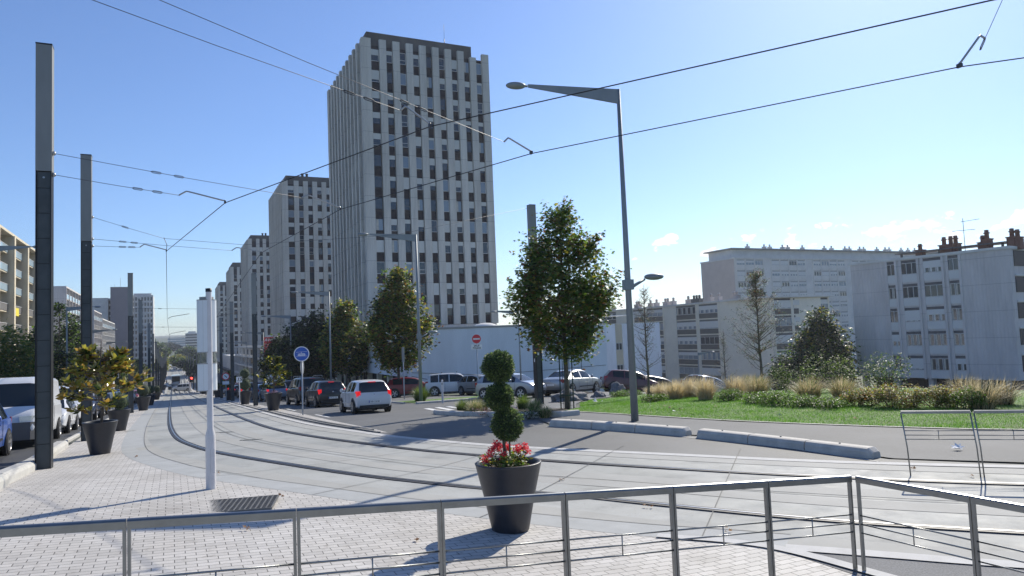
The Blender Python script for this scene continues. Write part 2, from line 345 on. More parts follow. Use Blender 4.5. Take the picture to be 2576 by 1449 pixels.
def thing(name, label, cat, loc=(0, 0, 0), rotz=0, group=None):
    o = bpy.data.objects.new(name, None); COL.objects.link(o); o.location = loc; o.rotation_euler = (0, 0, rotz); o.empty_display_size = .2
    return tag(o, label, cat, group)
def dup(root, loc, rotz, label, group=None):
    r = root.copy(); COL.objects.link(r); r.location = loc; r.rotation_euler = (0, 0, rotz); r['label'] = label
    if group: r['group'] = group
    def rec(a, b):
        for ch in kids.get(a, []):
            c = ch.copy(); COL.objects.link(c); c.parent = b; rec(ch, c)
    kids = {}
    for o in bpy.data.objects:
        if o.parent: kids.setdefault(o.parent, []).append(o)
    rec(root, r); return r
def rot(a): return Matrix.Rotation(a, 4, 'Z')
def T(x, y, z): return Matrix.Translation((x, y, z))
def text(name, s, size, mtx, m, parent, ext=.002, bold=0, align='CENTER', shear=0):
    c = bpy.data.curves.new('t', 'FONT'); c.body = s; c.size = size; c.extrude = ext; c.align_x = align; c.align_y = 'CENTER'; c.offset = bold; c.shear = shear
    t = bpy.data.objects.new('t', c); COL.objects.link(t); dg = bpy.context.evaluated_depsgraph_get()
    me = bpy.data.meshes.new_from_object(t.evaluated_get(dg)); me.transform(mtx); me.materials.clear(); me.materials.append(M[m]); me.name = name
    bpy.data.objects.remove(t); return link(name, me, parent)

# ------------------------------------------------------------------ ground and draped surfaces
GX = sorted(set([-600, -400, -250, -160, -110, -80, -60, -50]+list(range(-40, -16, 3))+list(range(-16, 32, 1))+list(range(32, 80, 3))+[80, 100, 130, 160, 200, 260, 350, 500, 700, 900]))
GY = sorted(set([-60, -30, -15]+list(range(-8, 62, 1))+list(range(62, 260, 6))+[260, 290, 320, 360, 400, 450, 500, 600, 700, 800, 1000, 1300, 1700, 2200, 3000, 4200]))
def dzf(dz, y): return dz*(1+max(0, y-18)/22)
def dome(x, y): return 0
mb = MB(); nx = len(GX)
def gfar(x, y):
    z = gz(x, y)
    if y > 300: z += 9*sm(y, 900, 1900)*sm(abs(x-60), -1, 0) + 12*noise.noise(Vector((x/260, y/260, 3)))*sm(y, 700, 1500)
    return z
mb.add([(x, y, gfar(x, y)-.012) for y in GY for x in GX], [(j*nx+i, j*nx+i+1, (j+1)*nx+i+1, (j+1)*nx+i) for j in range(len(GY)-1) for i in range(nx-1)], smooth=True)
tag(mb.build('ground', 'ground'), kind='structure')
def drape(name, pts, m, dz, kind='structure', ret=False):
    bm = bmesh.new(); vs = [bm.verts.new((p[0], p[1], 0)) for p in pts]
    for tr in tessellate_polygon([[Vector((p[0], p[1], 0)) for p in pts]]):
        if len(set(tr)) == 3:
            try: bm.faces.new([vs[i] for i in tr])
            except ValueError: pass
    bmesh.ops.dissolve_degenerate(bm, dist=1e-5, edges=bm.edges[:])
    xs = [p[0] for p in pts]; ys = [p[1] for p in pts]
    for arr, ax, lo, hi in ((GX, 0, min(xs), max(xs)), (GY, 1, min(ys), max(ys))):
        for g in arr:
            if lo < g < hi:
                co = (g, 0, 0) if ax == 0 else (0, g, 0); no = (1, 0, 0) if ax == 0 else (0, 1, 0)
                bmesh.ops.bisect_plane(bm, geom=bm.verts[:]+bm.edges[:]+bm.faces[:], dist=1e-5, plane_co=co, plane_no=no)
    bm.normal_update()
    for f in bm.faces:
        if f.normal.z < 0: f.normal_flip()
    for v in bm.verts: v.co.z = gz(v.co.x, v.co.y)+dzf(dz, v.co.y)
    for f in bm.faces: f.smooth = True
    me = bpy.data.meshes.new(name); bm.to_mesh(me); bm.free(); me.materials.append(M[m]); o = link(name, me)
    if kind: tag(o, kind=kind)
    return o
def resample(pts, step):
    out = [Vector(pts[0][:2])]
    for a, b in zip(pts[:-1], pts[1:]):
        a = Vector(a[:2]); b = Vector(b[:2]); n = max(1, int((b-a).length/step))
        for k in range(1, n+1): out.append(a.lerp(b, k/n))
    return out
def smooth(pts, it=2):
    for _ in range(it):
        q = [pts[0]]
        for a, b in zip(pts[:-1], pts[1:]): q += [a.lerp(b, .25), a.lerp(b, .75)]
        pts = q+[pts[-1]]
    return pts
def offs(pts, d):
    out = []
    for i, p in enumerate(pts):
        t = (pts[min(i+1, len(pts)-1)]-pts[max(i-1, 0)]).normalized(); out.append(p+Vector((t.y, -t.x))*d)
    return out
def ribbon(name, pts, w, m, dz, kind='structure', h=None, parent=None):
    """flat strip along a 2D polyline"""
    mb = MB(); L = offs(pts, -w/2); Rr = offs(pts, w/2); n = len(pts)
    vs = []
    for a, b in zip(L, Rr): vs += [on(a.x, a.y, dzf(dz, a.y)), on(b.x, b.y, dzf(dz, b.y))]
    mb.add(vs, [(2*i, 2*i+1, 2*i+3, 2*i+2) for i in range(n-1)], smooth=True)
    o = mb.build(name, m, parent)
    if kind: tag(o, kind=kind)
    return o
V2 = lambda l: [Vector(p[:2]) for p in l]
# guide rail lines (run straight down the street, then curve to the right in front of the camera)
railA = smooth(V2([(-.25, 700), (-.25, 60), (-.15, 36), (-.05, 28.5), (.12, 23.6), (.42, 20.8), (.95, 18.0), (1.6, 15.6), (2.75, 12.8), (4.0, 11.2), (5.38, 9.68), (6.28, 8.23), (6.99, 7.09), (7.64, 6.19), (8.77, 4.9), (10.2, 3.4), (12.5, 1.4), (20, -4)]), 3)
railB = smooth(V2([(2.75, 700), (2.75, 60), (2.75, 45), (2.83, 29.9), (3.08, 22.4), (3.65, 18.9), (4.55, 15.9), (5.68, 13.91), (6.46, 12.55), (8.14, 10.07), (8.95, 8.95), (10.25, 7.32), (11.3, 6.2), (13, 4.6), (16, 2.2), (22, -2.5)]), 3)
pavL = smooth(V2([(-1.75, 700), (-1.75, 60), (-1.65, 45), (-1.56, 32), (-1.30, 21.5), (-.9, 18.6), (-.4, 16.1), (-.02, 14.6), (.45, 13.3), (1.17, 12.08), (2.29, 10.5), (3.05, 9.57), (3.71, 8.73), (4.39, 7.98), (5.1, 7.15), (5.75, 6.45), (6.1, 6.0)]), 2)
bandR = smooth(V2([(4.35, 700), (4.35, 60), (4.35, 34), (4.5, 24), (4.95, 19.2), (5.6, 17.0), (6.79, 14.51), (8.79, 11.76), (10.47, 9.33), (12.56, 7.1), (15, 4.8), (19, 1.4), (25, -3.5)]), 2)
# track slab polygon: left edge down, near edge, right edge up
nearR = V2([(6.1, 6.0), (6.45, 5.62), (7.53, 4.34), (9.2, 2.7), (12, .3), (18, -4.5)])
drape('track_slab', pavL+nearR[1:]+[Vector((25, -4.5))]+bandR[::-1], 'slab', .010)
# running strips either side of each guide rail and the smooth edge strip beside the paving
for nm, rl in (('tyre_strip', railA), ('tyre_strip', railB)):
    for s_ in (-1.02, 1.02): ribbon(nm, offs(rl, s_), .46, 'tread', .0145)
ribbon('concrete_edge', offs(pavL, -.28), .56, 'edge', .015)
mid = [Vector(((a.x+b.x)/2, (a.y+b.y)/2)) for a, b in zip(railA, [min(railB, key=lambda q: (q-p).length) for p in railA])]
ribbon('slab_joint', mid, .022, 'joint', .019)
ribbon('slab_joint', offs(pavL, -.57), .018, 'joint', .019)
def nearest(pl, p): return min(pl, key=lambda q: (q-p).length)
step_ = [p for p in pavL if 3 < p.y < 60]
jt = MB(); acc = 0
for i in range(1, len(step_)):
    acc += (step_[i]-step_[i-1]).length
    if acc > 2.6:
        acc = 0; a = step_[i]; t_ = (step_[i]-step_[i-1]).normalized(); nv = Vector((-t_.y, t_.x)); L_ = 6.6; w_ = t_*.007
        n_ = 9
        for k in range(n_):
            p0 = a+nv*(L_*k/n_); p1 = a+nv*(L_*(k+1)/n_); q = [p0-w_, p0+w_, p1+w_, p1-w_]
            jt.add([on(v.x, v.y, dzf(.0225, v.y)) for v in q], [(0, 1, 2, 3)])
tag(jt.build('slab_joint', 'joint'), kind='structure')
def rail(pl, label):
    th = thing('guide_rail', label, 'tram rail', (0, 0, 0), 0, 'guide rails set in the concrete track')
    P = [on(p.x, p.y, dzf(.012, p.y)) for p in pl]
    for s_ in (-.052, .052):
        MB().sweep([p for p in P], [(s_-.034, -.02), (s_-.034, .016), (s_+.034, .016), (s_+.034, -.02)]).build('rubber_strip', 'rubber', th)
    MB().sweep(P, [(-.016, -.02), (-.016, .022), (.016, .022), (.016, -.02)]).build('rail_head', 'railst', th)
rail(railA, 'steel guide rail nearer the railing, curving in from the boulevard to the lower right')
rail(railB, 'steel guide rail of the far track, running past the blue tram sign to the barrier')
# pale bands and roads on the right
ribbon('granite_band', offs(bandR, .12), .24, 'band', .020)
ribbon('granite_band', offs(smooth(nearR, 2), -.02), .22, 'band', .026)
ribbon('granite_band', smooth(V2([(5.2, 7.12), (5.8, 6.5), (6.08, 5.95), (6.2, 4.8), (6.4, 3), (6.6, 0)]), 2), .16, 'band', .030)
gr = V2([(6.0, 6.15), (6.47, 5.62), (7.5, 4.38), (9.1, 2.6), (11.9, .2), (17, -4.5), (6.5, -4.5), (6.05, 3)])
drape('gravel_strip', gr, 'gravel', .014)
kerbline = smooth(V2([(4.55, 700), (4.55, 60), (4.6, 40), (4.9, 24)]), 1)
roadR = offs(bandR, .24)
drape('road', [p for p in roadR if p.y > 7.2]+V2([(12.9, 6.9), (11.5, 8.75), (11.35, 10.5), (10.8, 13.0), (9.1, 17.0), (9.9, 19.4), (9.25, 25), (9.6, 27.2), (11, 26.6), (13.2, 22.4), (14.2, 24.5), (16.2, 29.5), (22, 31.5), (60, 38), (60, 45), (22, 39.5), (16, 38.0), (12.2, 37.3), (11.6, 60), (11.6, 300), (11.6, 700)]), 'road', .008)
drape('footway', V2([(13.3, 6.75), (11.62, 8.75), (11.45, 10.5), (10.95, 13.0), (9.25, 17.0), (9.9, 19.4), (13.2, 22.4), (12.0, 21.35), (12.1, 17.6), (13.05, 14.45), (15, 11.1), (16.5, 9.1), (24, 2), (30, -4), (27, -4), (18, 2.7)]), 'path', .012)
drape('footway', V2([(11.9, 21.4), (13.2, 22.5), (14.2, 24.5), (16.2, 29.4), (20, 30.6), (17.5, 29.2), (15.2, 26), (13.2, 22.6), (12.3, 20.5)]), 'path', .016)
# boulevard carriageways beyond
drape('road', V2([(-3.25, 8), (-3.25, 60), (-3.25, 700), (-9.3, 700), (-9.3, 60), (-9.3, 8)]), 'roadl', .008)
drape('sidewalk', V2([(-9.5, 5), (-9.5, 60), (-9.5, 500), (-22, 500), (-22, 60), (-22, 5)]), 'path', .010)
drape('sidewalk', V2([(11.9, 38), (11.9, 300), (11.9, 500), (18, 500), (18, 60), (18, 39.5)]), 'path', .012)
# paving: near platform and the strip that carries the poles
drape('pavement', [Vector((-2.95, 700)), Vector((-2.95, 60)), Vector((-2.9, 33)), Vector((-2.75, 24)), Vector((-2.5, 14.2)), Vector((-2.7, 9)), Vector((-3.5, 4)), Vector((-3.5, -4)), Vector((6.05, -4)), Vector((6.02, 3)), Vector((6.0, 5.9))]+[p for p in pavL[::-1]], 'paving', .013)
drape('pavement', V2([(4.62, 700), (4.62, 60), (4.62, 34), (4.78, 24), (5.1, 19.6), (5.3, 19.3), (5.35, 24), (5.5, 34), (5.6, 60), (5.6, 700)]), 'paving', .013)
for l in ([(4.62, 60), (4.62, 34), (4.78, 24), (5.08, 19.4)], [(4.9, 60), (4.9, 34), (5.0, 24), (5.16, 20.4)]):
    q = smooth(V2(l), 2); MB().sweep([on(p.x, p.y) for p in q], [(-.05, -.02), (-.05, .045), (.05, .045), (.05, -.02)]).build('kerb', 'joint'); tag(bpy.data.objects[-1] if False else COL.objects[-1], kind='structure')
# kerbs
def kerb(l, w, h, m, label, cat='kerb', blocks=None, group=None, z=0.):
    q = smooth(V2(l), 2); P = [on(p.x, p.y, z) for p in q]; c = w*.22
    o = MB().sweep(P, [(-w/2, -.05), (-w/2, h-c), (-w/2+c*.4, h-c*.35), (-w/2+c, h), (w/2-c, h), (w/2-c*.4, h-c*.35), (w/2, h-c), (w/2, -.05)]).build('kerb', m)
    return tag(o, label, cat, group)
def long_kerb(l, label):
    th = thing('kerb_barrier', label, 'kerb', (0, 0, 0), 0, 'raised concrete kerbs at the road edge')
    q = resample([p for p in smooth(V2(l), 2)], .12); n = max(2, int(sum((a-b).length for a, b in zip(q[:-1], q[1:]))/1.25)); per = len(q)/n
    for b in range(n):
        s0 = int(b*per); s1 = int((b+1)*per) if b < n-1 else len(q)-1; seg = q[s0:s1+1]
        if len(seg) < 2: continue
        P = [on(p.x, p.y) for p in seg]; N = len(P); mb = MB(); vs = []
        d0 = .012
        P[0] = P[0]+(P[1]-P[0]).normalized()*d0; P[-1] = P[-1]+(P[-2]-P[-1]).normalized()*d0
        for i, p in enumerate(P):
            d = P[min(i+1, N-1)]-P[max(i-1, 0)]; d.z = 0; d.normalize(); a = Vector((d.y, -d.x, 0)); k = 1
            if (b == 0 and i == 0) or (b == n-1 and i == N-1): k = .62
            vs += [p+a*x*(.75 if k < 1 else 1)+Vector((0, 0, z*k)) for x, z in ((-.18, -.03), (-.17, .12), (-.14, .175), (-.09, .19), (.09, .19), (.14, .175), (.17, .12), (.18, -.03))]
        mb.add(vs, [(i*8+k, (i+1)*8+k, (i+1)*8+(k+1) % 8, i*8+(k+1) % 8) for i in range(N-1) for k in range(8)])
        mb.f += [list(range(8)), [(N-1)*8+k for k in range(8)][::-1]]; mb.m += [0, 0]; mb.sm += [False, False]
        mb.build('kerb_block', 'kerb', th)
        c = P[N//2]; MB().lathe([(.018, .17), (.018, .205), (.001, .207)], 8, mtx=T(c.x, c.y, c.z)).build('bolt_cap', 'joint', th)
long_kerb([(9.25, 17.15), (9.75, 15.9), (10.35, 14.35), (10.72, 13.25)], 'short raised concrete kerb between road and footway, starting behind the topiary planter')
long_kerb([(10.78, 12.95), (11.0, 12.0), (11.25, 10.5), (11.45, 8.95)], 'long raised concrete kerb with a rounded end pointing at the steel barrier')
drape('kerb_joint', V2([(9.02, 17), (10.5, 13.2), (11.1, 10.5), (11.2, 8.7), (11.14, 8.7), (11.03, 10.5), (10.43, 13.2), (8.95, 17)]), 'kerbl', .014)
ribbon('lawn_edging', smooth(V2([(11.87, 21.27), (12.14, 17.58), (13.07, 14.46), (14.99, 11.08), (16.33, 9.18), (24, 2), (30, -4)]), 2), .10, 'kerbl', .03)
lawnP = V2([(11.9, 21.2), (12.17, 17.58), (13.1, 14.46), (15.02, 11.08), (16.36, 9.2), (24, 2), (30, -4), (46, -4), (46, 24), (36, 31), (22, 30.5), (17.8, 29), (15.4, 26), (13.4, 22.6)])
drape('lawn', lawnP, 'lawn', .018)
drape('lawn', V2([(12.2, 37.6), (16, 38.3), (22, 40), (30, 42), (30, 44), (14, 43), (12.2, 43)]), 'lawn', .018)
kerb([(-2.75, 9.2), (-2.6, 12), (-2.62, 14.3)], .36, .20, 'kerbl', 'pale stone kerb block at the lower left edge of the paving', group=None)
kerb([(-2.66, 14.45), (-2.8, 19), (-2.9, 24.2)], .36, .20, 'kerbl', 'pale stone kerb running behind the foot of the tallest dark pole')
kerb([(-3.02, 24.8), (-3.1, 33), (-3.12, 60), (-3.12, 300)], .14, .09, 'kerbl', 'low pale kerb between the queue of oncoming cars and the paving')
kerb([(-9.4, 8), (-9.4, 60), (-9.4, 400)], .14, .11, 'kerbl', 'low kerb at the far left edge of the boulevard')
kerb([(11.7, 39), (11.7, 60), (11.7, 400)], .14, .11, 'kerbl', 'low kerb beside the queue on the right side of the boulevard')
kerb([(11.9, 37.4), (15.8, 38.0), (22, 39.3)], .22, .14, 'kerb', 'concrete kerb in front of the small grass bank with parked cars')
kerb([(9.35, 26.9), (9.15, 25.6), (9.35, 23.5), (9.75, 21.0), (10.4, 19.3), (11.3, 19.2)], .22, .17, 'kerb', 'curved concrete kerb round the planted traffic island')
drape('planting_bed', V2([(9.3, 25.6), (9.45, 23.5), (9.9, 21.0), (10.5, 19.5), (11.4, 19.6), (12.2, 21.4), (12.9, 22.8), (11, 26.2), (9.6, 26.9)]), 'soil', .03)
# zebra stripes on the side road
for k in range(7):
    x = 10.0+.62*k; drape('road_marking', V2([(x, 28.6+.26*k), (x+.30, 28.7+.26*k), (x+.75, 31.9+.26*k), (x+.45, 31.8+.26*k)]), 'paint', .014)
for y0 in range(30, 150, 9): drape('road_marking', V2([(5.75, y0), (5.87, y0), (5.87, y0+3.2), (5.75, y0+3.2)]), 'paint', .014)
for l_, u_, v_, a_, b_ in (('small rusty drain cover in the smooth edge strip, right of the left planter', 327, 1086, .40, .12), ('dark drain cover on the slab between the two rails, left one', 565, 1089, .55, .10), ('dark drain cover on the slab between the two rails, right one', 632, 1108, .60, .10), ('dark drain cover on the asphalt before the traffic island', 1040, 1068, .7, .25)):
    p_ = G(u_, v_); d_ = thing('drain_cover', l_, 'drain cover', on(p_.x, p_.y, .020), R(-20), 'drain covers in the roadway')
    MB().box(-a_/2, a_/2, -b_/2, b_/2, -.01, .004).build('frame', 'joint', d_); m_ = MB()
    for k_ in range(9): m_.box(-a_*.45+k_*a_*.1, -a_*.45+k_*a_*.1+a_*.05, -b_*.4, b_*.4, .004, .009)
    m_.build('bars', 'grate', d_)
th = thing('tree_grate', 'black square iron grate set in the pale paving behind the left railing', 'grate', on(.74, 10.72, .013), R(-14))
MB().box(-.56, .56, -.40, .40, -.01, .006).build('grate_pit', 'joint', th)
mb = MB()
for i in range(17):
    x = -.55+i*1.10/16; mb.box(x-.010, x+.010, -.40, .40, .006, .018)
for i in range(12):
    y = -.39+i*.78/11; mb.box(-.56, .56, y-.009, y+.009, .007, .0195)
mb.build('bars', 'grate', th)

# ------------------------------------------------------------------ buildings
def fbox(mb, O, ax, s0, s1, d0, d1, z0, z1, mi=0):
    """box in a facade frame: s along the wall, d outwards"""
    n = Vector((ax[1], -ax[0])); a = Vector(ax); vs = []
    for z in (z0, z1):
        for s, d in ((s0, d0), (s1, d0), (s1, d1), (s0, d1)):
            p = Vector(O)+a*s+n*d; vs.append((p.x, p.y, z))
    mb.add(vs, [(0, 1, 2, 3), (4, 7, 6, 5), (0, 4, 5, 1), (1, 5, 6, 2), (2, 6, 7, 3), (3, 7, 4, 0)], mi); return mb
_wc = {}
def winmesh(w, h, kind, casements=1, fr='frame', gl='glass', drop=0., bl='blind'):
    """window in its own frame: x along the wall, -y outwards, origin bottom left"""
    key = (round(w, 2), round(h, 2), kind, casements, fr, gl, drop, bl)
    if key in _wc: return _wc[key]
    mb = MB(); f = .055
    mb.box(0, w, -.03, .0, 0, h, 1)
    for x in [0, w-f]+[w*k/casements-f/2 for k in range(1, casements)]: mb.box(x, x+f, -.075, -.03, 0, h, 0)
    mb.box(f, w-f, -.070, -.03, 0, f, 0); mb.box(f, w-f, -.070, -.03, h-f, h, 0)
    if drop > 0: mb.box(f*.6, w-f*.6, -.088, -.076, h*(1-drop), h-.005, 2)
    if kind == 'half':
        mb.box(f, w-f, -.072, -.03, h*.33, h*.33+.05, 0)
    if kind == 'curtain':
        k = w/casements
        for c in range(casements): mb.box(c*k+k*.12, c*k+k*.42, -.036, -.031, .08, h-.08, 2)
    _wc[key] = mb.mesh('window', [fr, gl, bl]); return _wc[key]
def put_windows(root, lst, cap=100):
    """lst: (mesh, x, y, z, rotz) nearest first; the first hundred are parts, the rest one"""
    for me, x, y, z, rz in lst[:cap]: link('window', me, root, (x, y, z), rz)
    rest = lst[cap:]
    if rest:
        mats = ['frame', 'glass', 'blind', 'framed', 'glassb', 'curtain', 'blindr']; idx = {M[k].name: i for i, k in enumerate(mats)}; mb = MB()
        for me, x, y, z, rz in rest:
            mt = T(x, y, z) @ rot(rz); o = len(mb.v); mb.v += [tuple(mt @ v.co) for v in me.vertices]
            for p in me.polygons:
                mb.f.append([i+o for i in p.vertices]); mb.m.append(idx[me.materials[p.material_index].name]); mb.sm.append(False)
        tag(mb.build('window', mats, root), kind='stuff')
def tower(x0, y0, W, D, zb, zt, nc, ncl, label, seed, roof=1.9, extras=None):
    rr = random.Random(seed); th = thing('apartment_tower', label, 'tower', (x0, y0, zb), 0, 'ribbed concrete towers lined up along the boulevard')
    H = zt-zb; fh = 2.8; nf = int(H/fh); e = .42
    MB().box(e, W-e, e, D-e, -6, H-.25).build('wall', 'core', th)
    pw = W/(nc+.55); pitch = (W-1.55)/nc; fw = pitch*.50
    # fins: wide corner piers then ribs
    def fin(O, ax, s0, s1, top, out=0.):
        mb = MB(); fbox(mb, O, ax, s0, s1, -.45, out, 0, top); return mb
    fins = []
    for k in range(nc+1):
        s = 0 if k == 0 else .78+fw*.5+(k)*pitch-fw/2-pitch*.0
        s0 = 0 if k == 0 else (k*pitch+.55); s1 = 1.25 if k == 0 else s0+fw
        if k == nc: s1 = W
        fins.append((s0, s1))
    for k, (a, b) in enumerate(fins):
        mb = MB(); z1 = H+(.55 if k not in (nc-1,) else -.1)
        fbox(mb, (0, 0), (1, 0), a, b, -.45, 0, 0, z1); mb.build('fin', 'fin', th)
    pl = (D-1.2)/ncl; finl = []
    for k in range(ncl+1):
        s0 = k*pl; s1 = s0+pl*.36
        if k == 0: s0, s1 = 0, .9
        if k == ncl: s1 = D
        # the left face runs away from the front corner: axis (0,-1) starting at the far end
        a, b = D-s1, D-s0; finl.append((a, b))
        if k == 0: b -= .455
        fbox(mb := MB(), (0, D), (0, -1), a, b, -.45, .0 if k == 0 else .12, 0, H+.5); mb.build('fin', 'fin', th)
    MB().box(1.0, W-2.1, 1.2, D-1.2, H-.25, H+roof).build('roof_block', 'roofc', th)
    mb = MB().box(.2, W-.2, .2, D-.2, -2.2, -.01); mb.build('base_slab', 'grey', th)
    wl_ = []
    def wkind(c):
        q = rr.random(); fr = rr.choice(['framed', 'framed', 'frame'])
        if q < .13: return dict(kind='plain', fr=fr)
        if q < .22: return dict(kind='half', fr=fr)
        if q < .52: return dict(kind='plain', drop=rr.choice([.35, .5, .6]), fr=fr)
        if q < .60: return dict(kind='curtain', gl='glassb', bl='curtain', fr=fr)
        if q < .86: return dict(kind='plain', drop=rr.choice([.8, 1., 1., 1.]), fr=fr)
        if q < .863: return dict(kind='plain', drop=1., bl='blindr', fr=fr)
        return dict(kind='plain', gl='glassb', fr='frame', drop=rr.choice([0, .2]))
    for f in range(nf-1, -1, -1):
        for k in range(nc):
            a = fins[k][1]; b = fins[k+1][0]; w = b-a-.04
            zz = f*fh+1.18
            if zz+1.6 > H-.3: continue
            wl_.append((winmesh(w, 1.56, casements=1, **wkind(k)), a+.02, e-.02, zz, 0))
    for f in range(nf-1, -1, -1):
        for k in range(min(ncl, 5)):
            a, b = finl[k+1][1], finl[k][0]; w = b-a-.04; zz = f*fh+1.18
            if zz+1.6 > H-.3 or w < .3: continue
            wl_.append((winmesh(w, 1.56, casements=1, **wkind(k)), e-.02, D-a-.02, zz, -PI/2))
    put_windows(th, wl_)
    if extras: extras(th, W, D, H+roof)
    return th
def ant1(th, W, D, z):
    MB().tube([(12.4, 2.4, z-.1), (12.4, 2.4, z+1.1)], .06, 6).tube([(12.4, 2.4, z+1.1), (12.4, 2.4, z+3.2)], .02, 6).build('aerial', 'steeld', th)
    for zz in (20.5, 15.2, 1.0): MB().sphere((W+.12, 1.2, zz), .42, mi=0, sc=(.35, 1, 1)).build('satellite_dish', 'greyl', th)
def flues(th, W, D, z):
    for x in (4.9, 5.9): MB().lathe([(.28, z-.1), (.28, z+.75), (.36, z+.75), (.36, z+.9), (.01, z+.92)], 10, mtx=T(x, 2.4, 0)).build('flue', 'steeld', th)
tower(22.4, 89.0, 18.0, 22.0, 4.1, 41.2, 9, 10, 'tallest looking and nearest ribbed concrete tower, filling the middle of the skyline', 11, extras=ant1)
tower(22.5, 164.4, 18.0, 24.0, 1.6, 38.6, 8, 11, 'second ribbed tower, partly hidden behind the nearest one, with two dark flues on its roof', 12, extras=flues)
tower(22.5, 245.6, 16.0, 26.0, -2, 36.6, 7, 11, 'third ribbed tower from the front, between the second tower and the fourth', 13, extras=flues)
tower(22.5, 323.0, 16.0, 26.0, -4, 35.2, 7, 9, 'fourth ribbed tower, narrow sliver with a dark flat roof block', 14, roof=2.6)
tower(22.5, 418.0, 16.0, 24.0, -4, 34.8, 7, 8, 'fifth and farthest ribbed tower, just right of the white signal housing', 15, roof=2.6)
# small posters hung on the near tower
tw = bpy.data.objects['apartment_tower']
# long white blind wall with the shops beside it
th = thing('retail_podium', 'long low building with blank white wall behind the parked cars', 'building', (0, 0, 0))
yw = 58.0
MB().box(18.0, 37.6, yw, yw+28, -4.5, 3.15).build('wall', 'wallw', th)
MB().box(17.9, 37.7, yw-.06, yw+.3, 3.15, 3.32).build('coping', 'zinc', th)
MB().box(17.3, 17.99, yw+.8, yw+28, -.7, 2.9).build('fascia', 'wallw', th)
MB().box(17.85, 17.995, yw+.8, yw+28, -6, -.7).build('shop_wall', 'core', th)
for i in range(8): MB().box(17.4, 17.8, yw+1+i*3.6, yw+1.5+i*3.6, -6, -.7).build('column', 'cream', th)
for i in range(4):
    link('shop_window', winmesh(2.6, 2.6, 'plain', 2, 'framed', 'glass'), th, (17.84, yw+4.6+i*3.6, -4.6), -PI/2)
MB().sphere((28.5, yw+8, 3.2), 1.3, 14, 8, sc=(1, 1, .42)).build('roof_dome', 'greyl', th)
for a, b, c in ((.9, 12, 4), (2.3, 9, 7)): MB().tube([(18.1, yw-.05, -c*.1), (25, yw-.05, -a-.1), (37.4, yw-.05, -a*.9)], .02, 4).build('cable', 'joint', th)
gp = [Vector((22.6+.16*k+.25*math.sin(k*1.9), 57.985, -2.1+.30*math.sin(k*2.7)+.12*math.cos(k*5.1))) for k in range(26)]
MB().tube(gp, .022, 4).build('graffiti', 'pblue', th)
# podium blocks along the boulevard under the towers
th = thing('podium_block', 'two storey white block with a red banner sign at its corner, below the second tower', 'building', (0, 0, 0))
MB().box(19.0, 38, 150, 163.2, -9, 1.6).box(18.2, 38.5, 149, 163.4, 1.6, 4.3).build('wall', 'greyl', th)
MB().box(18.25, 18.28, 149.5, 150, 1.7, 4.2).box(20, 26, 148.96, 149, 2.2, 3.8).build('dark_glazing', 'glass', th)
th = thing('shopping_arcade', 'low open shopping arcade with white beams at the foot of the third tower', 'building', (0, 0, 0))
MB().box(20.6, 30, 166, 243, -11, 1.0).build('wall', 'band2', th)
for y in range(166, 244, 11): MB().box(18.0, 18.5, y, y+.6, -11, 1.7).build('column', 'frame', th)
for z in (-6.2, -3.4, -.9, 1.7): MB().box(17.8, 20.8, 165.6, 243.5, z, z+.45).build('beam', 'frame', th)
for z in (-5.2, -2.5): MB().box(19.6, 19.7, 166.2, 243, z, z+1.0).build('railing_panel', 'creamd', th)
th = thing('shopping_arcade', 'far row of low shops beyond the arcade, behind the white signal post', 'building', (0, 0, 0))
MB().box(18.5, 30, 262, 330, -13, -1.2).build('wall', 'greyl', th); MB().box(17.2, 18.5, 262, 330, -6.8, -5.9).build('canopy', 'framed', th)
s_ = thing('banner_sign', 'tall red banner sign with white lettering at the corner of the white block', 'sign', (16.9, 146.0, -4.6))
MB().box(-.9, .9, -.15, .15, 3.0, 8.4).build('panel', 'sred', s_)
MB().box(-.08, .08, -.08, .08, -2.4, 3.0).build('post', 'greyl', s_)
FM = Matrix.Rotation(PI/2, 4, 'X')
text('lettering', 'AVIS', .78, T(0, -.155, 7.85) @ FM, 'swhite', s_, .01, .02, shear=.2)
text('lettering', 'Location', .40, T(0, -.155, 7.05) @ FM, 'swhite', s_, .01); text('lettering', 'Véhicules', .38, T(0, -.155, 6.55) @ FM, 'swhite', s_, .01)

